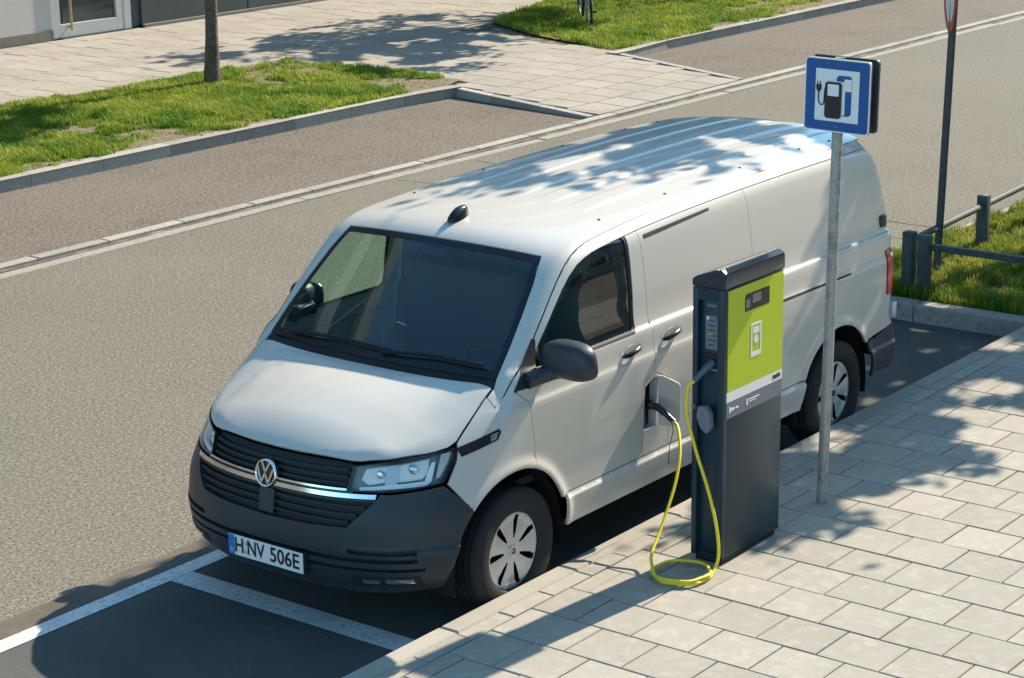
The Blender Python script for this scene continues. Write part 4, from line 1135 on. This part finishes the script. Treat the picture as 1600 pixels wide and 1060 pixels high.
sg('pump_symbol', [(-.062, -.125), (.018, -.125), (.030, -.110), (.030, .062), (.02, .074), (-.06, .074), (-.072, .062), (-.072, -.110)], M_sblk, .0098)
sg('pump_symbol', off(rrect(.034, .032, .004), -.021, .030), M_wht, .0112)
sg('plug_symbol', off([(-.016, .02), (.016, .02), (.016, -.006), (.006, -.022), (-.006, -.022), (-.016, -.006)], -.112, .035), M_sblk)
for dx in (-.008, .008): sg('plug_symbol', off(rrect(.0025, .010, .001), -.112 + dx, .063), M_sblk)
hp = [(-.112, .02), (-.113, -.02), (-.108, -.045), (-.098, -.056), (-.086, -.056), (-.078, -.04), (-.076, .01), (-.074, .04)]
g = G(); g.tube(np.array([SC + SX * .0085 + SA * p[0] + SB * p[1] for p in hp]), .0035, 6); g.build('hose_symbol', M_sblk, fp)
for (a, b) in ((-.06, -.17), (.0, -.17), (-.06, .17), (.0, .17)):
    g = G(); g.lathe([(0, 0), (0, .004), (.002, .003), (.002, 0)], SC + SX * .0075 + SA * a + SB * b, (1, 0, 0), 8); g.build('rivet', M_gal, fp)
g = G(); g.box(-2.975, -2.90, 1.555, 1.645, 2.37, 2.40); g.box(-2.98, -2.905, 1.555, 1.645, 2.60, 2.63); g.build('sign_clamp', M_gal, sp)

# ================================================================== FENCE AND POLE ON THE ISLAND
M_post = mat('weathered dark fence', (.055, .068, .070), .7, noise=[(12, (.085, .098, .098), .45, .7), (60, (.035, .045, .046), .5, .7)])
f1 = empty('low_fence', (-9.6, -.4, .11), 'low dark fence of posts and round rail along the road side of the grass', 'fence')
f2 = empty('low_fence', (-7.54, .35, .11), 'low dark fence of posts and flat rail across the end of the grass', 'fence')
def fpost(x, y, par, h=.55):
    g = G(); g.box(x - .045, x + .045, y - .045, y + .045, .09, .115 + h - .045, .006); g.build('fence_post', M_post, par, angle=30)
for (x, y) in [(-7.60, -.29), (-9.21, -.42), (-10.85, -.53), (-12.5, -.64)]: fpost(x, y, f1)
g = G(); g.tube([(-7.62, -.262 + -.03, .54), (-9.21, -.42, .525), (-10.85, -.53, .525), (-12.6, -.645, .525)], .028, 10); g.build('fence_rail', M_post, f1, angle=60)
for (x, y) in [(-7.545, -.13), (-7.60, .86)]: fpost(x, y, f2)
g = G(); g.box(-7.60, -7.545, -.09, .9, .50, .55, .004); g.build('fence_rail', M_post, f2)
p2 = empty('road_sign_post', (-8.18, -.33, .11), 'dark pole with red edged round sign standing in the fenced grass', 'sign')
g = G(); g.tube([(-8.175, -.33, .08), (-8.30, -.33, 2.36), (-8.335, -.33, 2.95)], .031, 14); g.build('pole', M_dkp, p2, angle=60)
nrm = np.array([math.cos(R(305)), math.sin(R(305)), 0])
tng = np.array([-nrm[1], nrm[0], 0]); dc = np.array([-8.33, -.33, 2.40]) + nrm * .04 
M_sred = mat('sign red', (.33, .03, .035), .4)
g = G(); g.lathe([(0, 0), (0, .30), (.008, .30), (.008, 0)], dc, nrm, 40); sd = g.build('sign_disc', M_wht, p2, angle=30)
g = G(); g.lathe([(.0085, .225), (.010, .225), (.010, .295), (.0085, .30), (-.004, .302)], dc, nrm, 40); g.build('sign_border', M_sred, p2, angle=30)
g = G(); g.lathe([(-.003, 0), (-.003, .298)], dc, nrm, 40); g.build('sign_back', M_sback, p2)

# ================================================================== BICYCLES
M_bike = mat('black bicycle paint', (.015, .017, .02), .3, coat=.4)
M_bsad = mat('bicycle saddle', (.02, .018, .016), .6)
def bicycle(loc, heading, label, rimm):
    b = empty('bicycle', (0, 0, 0), label, 'bicycle', 'bicycles parked on the far grass')
    def wh(x):
        w = empty('wheel', (x, 0, .34), parent=b)
        t = np.linspace(0, 2 * math.pi, 40, endpoint=False)
        g = G(); g.tube([(x + .325 * math.cos(a), 0, .34 + .325 * math.sin(a)) for a in t], .020, 8, closed=True); g.build('tyre', M_rub, w, angle=60)
        g = G(); g.tube([(x + .302 * math.cos(a), 0, .34 + .302 * math.sin(a)) for a in t], .011, 6, closed=True); g.build('rim', rimm, w, angle=60)
        g = G()
        for k in range(18):
            a = 2 * math.pi * k / 18; g.tube([(x + .02 * math.cos(a + .9), .02 * (-1) ** k, .34 + .02 * math.sin(a + .9)), (x + .30 * math.cos(a), 0, .34 + .30 * math.sin(a))], .0022, 4)
        g.tube([(x, -.05, .34), (x, .05, .34)], .018, 8); g.build('spokes', M_gal, w)
    wh(.52); wh(-.53)
    g = G()
    bbk, hd, hl, stp = np.array([-.08, 0, .29]), np.array([.36, 0, .83]), np.array([.385, 0, .72]), np.array([-.22, 0, .80])
    for a, c, r_ in ((bbk, hl, .018), (stp, hd, .016), (bbk, stp, .016), (hd, hl, .02)): g.tube([a, c], r_, 8)
    for s in (1, -1):
        g.tube([bbk + [0, .03 * s, 0], (-.53, .06 * s, .34)], .009, 6); g.tube([stp + [0, .02 * s, -.04], (-.53, .06 * s, .34)], .008, 6)
    g.build('frame', M_bike, b, angle=60)
    g = G()
    for s in (1, -1): g.tube([(.40, .05 * s, .68), (.43, .055 * s, .56), (.52, .055 * s, .34)], .011, 6)
    g.tube([(.40, -.055, .69), (.40, .055, .69)], .016, 8); g.tube([(.40, 0, .69), (.345, 0, .95)], .014, 8); g.build('fork', M_bike, b, angle=60)
    g = G(); g.tube(crom([(.22, -.30, 1.0), (.33, -.24, 1.02), (.38, -.1, .985), (.385, 0, .975), (.38, .1, .985), (.33, .24, 1.02), (.22, .30, 1.0)], 4), .012, 8); g.build('handlebar', M_gal, b, angle=60)
    g = G(); g.tube([(-.22, 0, .78), (-.245, 0, .93)], .013, 8); g.build('seat_post', M_gal, b)
    g = G(); g.tube([(-.38, 0, .955), (-.33, 0, .965), (-.25, 0, .955), (-.15, 0, .945), (-.09, 0, .945)], [.05, .085, .065, .035, .02], 12)
    g.build('saddle', M_bsad, b, angle=60)
    g = G(); g.lathe([(-.004, .05), (-.004, .09), (.004, .09), (.004, .05)], (-.08, .06, .29), (0, 1, 0), 24)
    g.tube([(-.08, .07, .29), (.05, .08, .18)], .009, 6); g.tube([(-.08, -.07, .29), (-.21, -.08, .40)], .009, 6)
    g.box(.01, .1, .08, .17, .165, .19, .004); g.box(-.26, -.16, -.17, -.08, .39, .415, .004); g.build('crank', M_blkm, b)
    g = G(); g.tube([(-.53 + .37 * math.cos(a), 0, .34 + .37 * math.sin(a)) for a in np.linspace(R(10), R(190), 16)], .014, 6); g.build('mudguard', M_bike, b)
    g = G(); g.tube([(.17, .04, .01), (-.02, .03, .28)], .009, 6); g.build('kickstand', M_gal, b)
    b.rotation_euler = (R(4), 0, heading); b.location = loc
    return b
hd1 = math.atan2(.677, .735)
bicycle((-19.60 - .52 * math.cos(hd1), -11.90 - .52 * math.sin(hd1), FZ + .005), hd1, 'black bicycle parked nose towards the road on the far grass', M_gal)
hd2 = R(-52)
bicycle((-23.25 + .10, -11.9 - .45, FZ + .005), hd2 + math.pi, 'bicycle with a white rim parked across the far grass', mat('white rim', (.7, .7, .7), .4))

# ================================================================== BUILDINGS
M_wall = mat('beige render', (.56, .495, .455), .85, noise=[(.6, (.51, .475, .445), .4, .7), (14, (.58, .54, .51), .45, .7)])
M_alu = mat('pale aluminium frame', (.50, .50, .49), .45, metal=.2)
M_dkw = mat('dark grey cladding', (.045, .055, .06), .5, noise=[(1.5, (.06, .07, .075), .4, .7)])
M_pane = mat('window pane', (.035, .05, .05), .06, spec=.8)
M_plin = mat('plinth', (.20, .185, .155), .8, noise=[(6, (.14, .13, .11), .45, .7)])
bd = empty('office_building', (-14, -19.5, FZ), 'beige and dark grey building with glazed door across the street', 'building')
BY = -18.08
def bbox(name, x0, x1, y0, y1, z0, z1, mt, par=bd, bev=0):
    g = G(); g.box(x0, x1, y0, y1, z0, z1, bev); return g.build(name, mt, par)
bbox('wall', -14.17, 14, BY - 8, BY, FZ + .03, 3.4, M_wall)
bbox('plinth', -14.17, 14, BY, BY + .03, FZ + .01, FZ + .16, M_plin)
bbox('lintel', -16.02, -14.17, BY - 8, BY - .02, 2.5, 3.4, M_wall)
dr = bbox('door', -15.62, -14.19, BY - .1, BY - .06, FZ + .02, 2.5, M_pane)
for (a, b, z0, z1) in ((-14.36, -14.18, FZ + .02, 2.5), (-15.66, -15.50, FZ + .02, 2.5), (-15.50, -14.36, FZ + .02, FZ + .22), (-15.50, -14.36, 2.3, 2.5)):
    bbox('door_frame', a, b, BY - .08, BY - .015, z0, z1, M_alu, dr, .006)
g = G(); g.tube([(-14.52, BY + .05, .25), (-14.52, BY + .05, 1.75)], .022, 10); g.tube([(-14.52, BY - .05, .3), (-14.52, BY + .05, .3)], .015, 8); g.tube([(-14.52, BY - .05, 1.7), (-14.52, BY + .05, 1.7)], .015, 8)
g.build('door_handle', mat('brass handle', (.42, .33, .18), .35, metal=.6), dr, angle=60)
bbox('door_jamb', -15.80, -15.66, BY - .1, BY - .01, FZ + .02, 2.5, M_alu)
bbox('door_sill', -15.8, -14.17, BY - .1, BY + .02, FZ - .01, FZ + .02, M_dkw)
for i in range(8):
    x1 = -16.02 - i * 2.4; bbox('cladding_panel', x1 - 2.385, x1, BY - .2, BY + (.0 if i % 2 == 0 else .004), FZ + .05, 3.4, M_dkw, bd, .004)
bbox('dark_pier', -16.02, -15.80, BY - .25, BY - .04, FZ + .02, 3.4, M_dkw)
bbox('core', -40, -16.03, BY - 8, BY - .21, FZ + .02, 3.4, M_dkw)
bbox('base_strip', -35.2, -16.02, BY, BY + .07, FZ + .0, FZ + .05, M_plin)
for k in range(5):
    z0 = 3.4 + k * 3.2
    bbox('storey_wall', -40, 14, BY - 8, BY - .25, z0, z0 + 3.19, M_dkw)
    bbox('floor_band', -40, 14, BY - .25, BY + .25, z0, z0 + .95, M_wall)
    for i in range(18):
        x0 = -39.8 + i * 3.0
        w = bbox('window', x0, x0 + 2.86, BY - .24, BY - .16, z0 + .955, z0 + 3.18, M_pane)
        if 4 < i < 16: bbox('mullion', x0 + 1.36, x0 + 1.48, BY - .16, BY - .10, z0 + .955, z0 + 3.18, M_alu, w)
bbox('parapet', -40, 14, BY - 8, BY + .27, 3.4 + 16, 3.4 + 16.9, M_wall)
nb = empty('apartment_block', (-14, 18, 0), 'pale apartment block standing along the near pavement', 'building')
bbox('wall', -46, 4, 17.2, 26, KZ - .02, 16, mat('pale render', (.52, .50, .46), .85, noise=[(.7, (.47, .45, .41), .4, .7)]), nb)
for k in range(4):
    for i in range(14):
        x0 = -44.5 + i * 3.4; z0 = 1.0 + k * 3.6
        w = bbox('window', x0, x0 + 1.7, 17.12, 17.26, z0, z0 + 2.0, M_pane, nb)
        bbox('window_sill', x0 - .1, x0 + 1.8, 17.06, 17.19, z0 - .08, z0 - .002, M_alu, w)
        bbox('mullion', x0 + .82, x0 + .9, 17.07, 17.12, z0, z0 + 2.0, M_alu, w)

# ================================================================== VEGETATION
M_bark = mat('bark', (.11, .085, .06), .9, noise=[(18, (.17, .14, .105), .45, .65), (5, (.075, .058, .042), .45, .7)], bump=(35, .9, .02))
M_leaf = leaf_mat('tree leaves', (.05, .095, .018), (.10, .155, .03), 2.0, .35)
M_grass = leaf_mat('grass blades', (.10, .22, .011), (.37, .41, .055), 1.6, .4)
M_grass2 = leaf_mat('yellower grass blades', (.115, .22, .013), (.38, .38, .065), 2.2, .4)  # slightly yellower green for the grass inside the low fence

def pt_in(P, poly):
    return inpoly(np.asarray(P, float), np.asarray(poly, float))
def vnoise(P, s, seed):
    r_ = np.random.default_rng(seed); g = r_.random((64, 64)); q = P * s; i = np.floor(q).astype(int); f = q - i; f = f * f * (3 - 2 * f)
    a = g[i[:, 0] % 64, i[:, 1] % 64]; b = g[(i[:, 0] + 1) % 64, i[:, 1] % 64]; c = g[i[:, 0] % 64, (i[:, 1] + 1) % 64]; d_ = g[(i[:, 0] + 1) % 64, (i[:, 1] + 1) % 64]
    return (a * (1 - f[:, 0]) + b * f[:, 0]) * (1 - f[:, 1]) + (c * (1 - f[:, 0]) + d_ * f[:, 0]) * f[:, 1]
def grass(name, poly, box, n, z, hmin, hmax, mt, label, seed, bare=.30, bareedge=None):
    r_ = np.random.default_rng(seed)
    P = np.stack([r_.uniform(box[0], box[1], n), r_.uniform(box[2], box[3], n)], -1)
    P = P[pt_in(P, poly)]
    d1 = vnoise(P, 1.1, seed + 1); d2 = vnoise(P, 4.2, seed + 2); d3 = vnoise(P, 10, seed + 3)
    dens = .42 * d1 + .33 * d2 + .25 * d3
    if bareedge is not None: dens = dens - bareedge(P)
    keep = r_.random(len(P)) < np.clip((dens - bare) * 5.5 + .12, .04, 1)
    P = P[keep]; hsc = np.clip((dens[keep] - bare) * 2.6 + .55, .35, 1.35); m_ = len(P)
    h = r_.uniform(hmin, hmax, m_) * hsc; az = r_.uniform(0, 2 * np.pi, m_); ln = r_.uniform(.1, .9, m_) * h; w = r_.uniform(.0035, .0075, m_)
    d_ = np.stack([np.cos(az), np.sin(az)], -1); s = np.stack([-d_[:, 1], d_[:, 0]], -1)
    V = np.zeros((m_, 5, 3)); zz = z
    V[:, 0, :2] = P - s * w[:, None]; V[:, 1, :2] = P + s * w[:, None]; V[:, 0:2, 2] = zz
    mid = P + d_ * (ln * .35)[:, None]
    V[:, 2, :2] = mid + s * (w * .8)[:, None]; V[:, 3, :2] = mid - s * (w * .8)[:, None]; V[:, 2:4, 2] = (zz + h * .6)[:, None]
    V[:, 4, :2] = P + d_ * ln[:, None]; V[:, 4, 2] = zz + h * .95
    b = (np.arange(m_) * 5)[:, None]
    F = np.concatenate([b + [0, 1, 2], b + [0, 2, 3], b + [3, 2, 4]])
    return mesh(name, V.reshape(-1, 3), F.astype(np.int64), mt, None, label=label, cat='grass', kind='stuff')
grass('grass', ISL_L, (-14.7, -5.2, -13.9, -10.1), 190000, FZ + .004, .03, .085, M_grass, 'green grass round the slim tree trunk on the far verge', 11, .24,
      lambda P: .20 * np.exp(-((P[:, 1] + 10.25) / .35) ** 2) + .22 * np.exp(-((P[:, 0] + 13.9) / .7) ** 2) + .25 * np.exp(-((P[:, 1] + 13.75) / .25) ** 2))
grass('grass', ISL_R, (-30, -17.6, -14.6, -10.1), 170000, FZ + .004, .03, .10, M_grass, 'green grass under the parked bicycles on the far verge', 23, .28,
      lambda P: .22 * np.exp(-((P[:, 1] + 10.25) / .3) ** 2))
grass('grass', ISL_N, (-13.5, -7.36, -.95, .95), 80000, .098, .05, .12, M_grass2, 'green grass inside the low dark fence', 31, .28)

def tree(loc, label, trunk_h, r0, lean, blobs, nleaf, seed, lsize=.09, group=None):
    r_ = np.random.default_rng(seed); x, y, z = loc
    t = empty('street_tree', loc, label, 'tree', group)
    top = np.array([x + lean[0], y + lean[1], z + trunk_h])
    zs = np.linspace(0, 1, 12)
    path = [np.array(loc) + (top - np.array(loc)) * s + np.array([.02 * math.sin(5 * s + seed), .02 * math.cos(4 * s), 0]) - np.array([0, 0, .03 if s == 0 else 0]) for s in zs]
    rad = [r0 * (1.35 - .9 * min(s * 6, 1) * .38 - .35 * s) for s in zs]
    g = G(); g.tube(path, rad, 14); g.build('trunk', M_bark, t, angle=80)
    g = G(); tips = []
    for (c, rr, wgt) in blobs:
        c = np.array(c, float); n = max(3, int(5 * wgt))
        for k in range(n):
            dr = r_.normal(size=3); dr /= np.linalg.norm(dr); e = c + dr * np.array(rr) * r_.uniform(.3, .85)
            s = r_.uniform(.55, .95); b = np.array(loc) + (top - np.array(loc)) * s
            mid = (b + e) / 2 + np.array([0, 0, .25]) + r_.normal(size=3) * .12
            pth = crom([b, mid, e], 5); g.tube(pth, np.linspace(r0 * .34, .006, len(pth)), 6); tips.append((pth, rr))
            for q in range(3):
                a = pth[int(len(pth) * r_.uniform(.4, .9))]; e2 = a + r_.normal(size=3) * .4
                p2_ = crom([a, (a + e2) / 2 + [0, 0, .06], e2], 3); g.tube(p2_, np.linspace(.015, .004, len(p2_)), 5)
    g.build('branches', M_bark, t, angle=80)
    # leaves in small clumps through the crown
    wsum = sum(b[2] for b in blobs); V = []; 
    for (c, rr, wgt) in blobs:
        n = int(nleaf * wgt / wsum); ncl = max(8, n // 42)
        u = r_.normal(size=(ncl, 3)); u /= np.linalg.norm(u, axis=1)[:, None]
        cc = np.array(c) + u * np.array(rr) * (r_.random((ncl, 1)) ** .40)
        ci = r_.integers(0, ncl, n); P = cc[ci] + r_.normal(size=(n, 3)) * .18
        nn = r_.normal(size=(n, 3)) + [0, 0, .5]; nn /= np.linalg.norm(nn, axis=1)[:, None]
        tt = np.cross(nn, r_.normal(size=(n, 3))); tt /= np.linalg.norm(tt, axis=1)[:, None]; bb = np.cross(nn, tt)
        L = r_.uniform(.7, 1.3, (n, 1)) * lsize; W_ = L * .55
        V.append(np.stack([P - tt * L, P + bb * W_ - nn * .01, P + tt * L, P - bb * W_ - nn * .01], 1))
    V = np.concatenate(V)
    c = V.mean(1); sh_ = c[:, :2] - SUNV[:2] / SUNV[2] * c[:, 2:3]          # openings that run through the crown towards the light
    hole = .6 * vnoise(sh_ + 40, 2.1, seed + 50) + .4 * vnoise(sh_ + 40, 4.6, seed + 51)
    V = V[hole > .43]
    m_ = len(V); F = np.arange(m_ * 4).reshape(m_, 4)
    mesh('crown', V.reshape(-1, 3), F, M_leaf, t)
    return t
tree((-12.25, -12.75, FZ), 'slim young tree rising from the far grass verge opposite the van', 3.6, .088, (-.10, .05), [((-12.4, -12.7, 4.6), (1.7, 1.6, 1.5), 1.0), ((-12.0, -12.4, 3.4), (1.2, 1.2, .7), .4)], 9000, 3)
tree((-23.7, -13.4, FZ), 'street tree on the far verge behind the bicycles', 3.4, .10, (.1, 0), [((-23.2, -13.1, 4.6), (2.6, 2.1, 1.5), 1.0), ((-21.6, -12.6, 3.9), (1.3, 1.3, .8), .35), ((-20.4, -11.1, 4.2), (1.2, .8, .7), .22), ((-20.5, -14.2, 4.8), (1.2, .5, .6), .16)], 13000, 5)
tree((-10.6, .25, .1), 'leafy street tree in the fenced grass behind the van', 3.8, .11, (.3, -.1), [((-8.2, .18, 4.9), (1.9, .60, 1.0), 1.1), ((-10.0, .6, 5.2), (1.6, .9, 1.2), 1.1), ((-10.6, 1.85, 4.6), (2.0, .75, 1.0), 1.0), ((-8.5, 1.95, 4.3), (1.0, .42, .5), .38), ((-11.6, .6, 5.6), (1.6, 1.1, 1.4), .6), ((-13.3, .6, 5.2), (1.4, 1.2, 1.1), .8)], 30000, 9)
tree((-16.5, 2.6, KZ), 'leafy street tree on the near pavement beyond the fenced grass', 3.8, .12, (.1, 0), [((-15.8, 2.2, 5.4), (2.4, 1.5, 1.8), 1.0), ((-17.4, 3.2, 5.0), (1.7, 1.5, 1.2), .5)], 12000, 13)
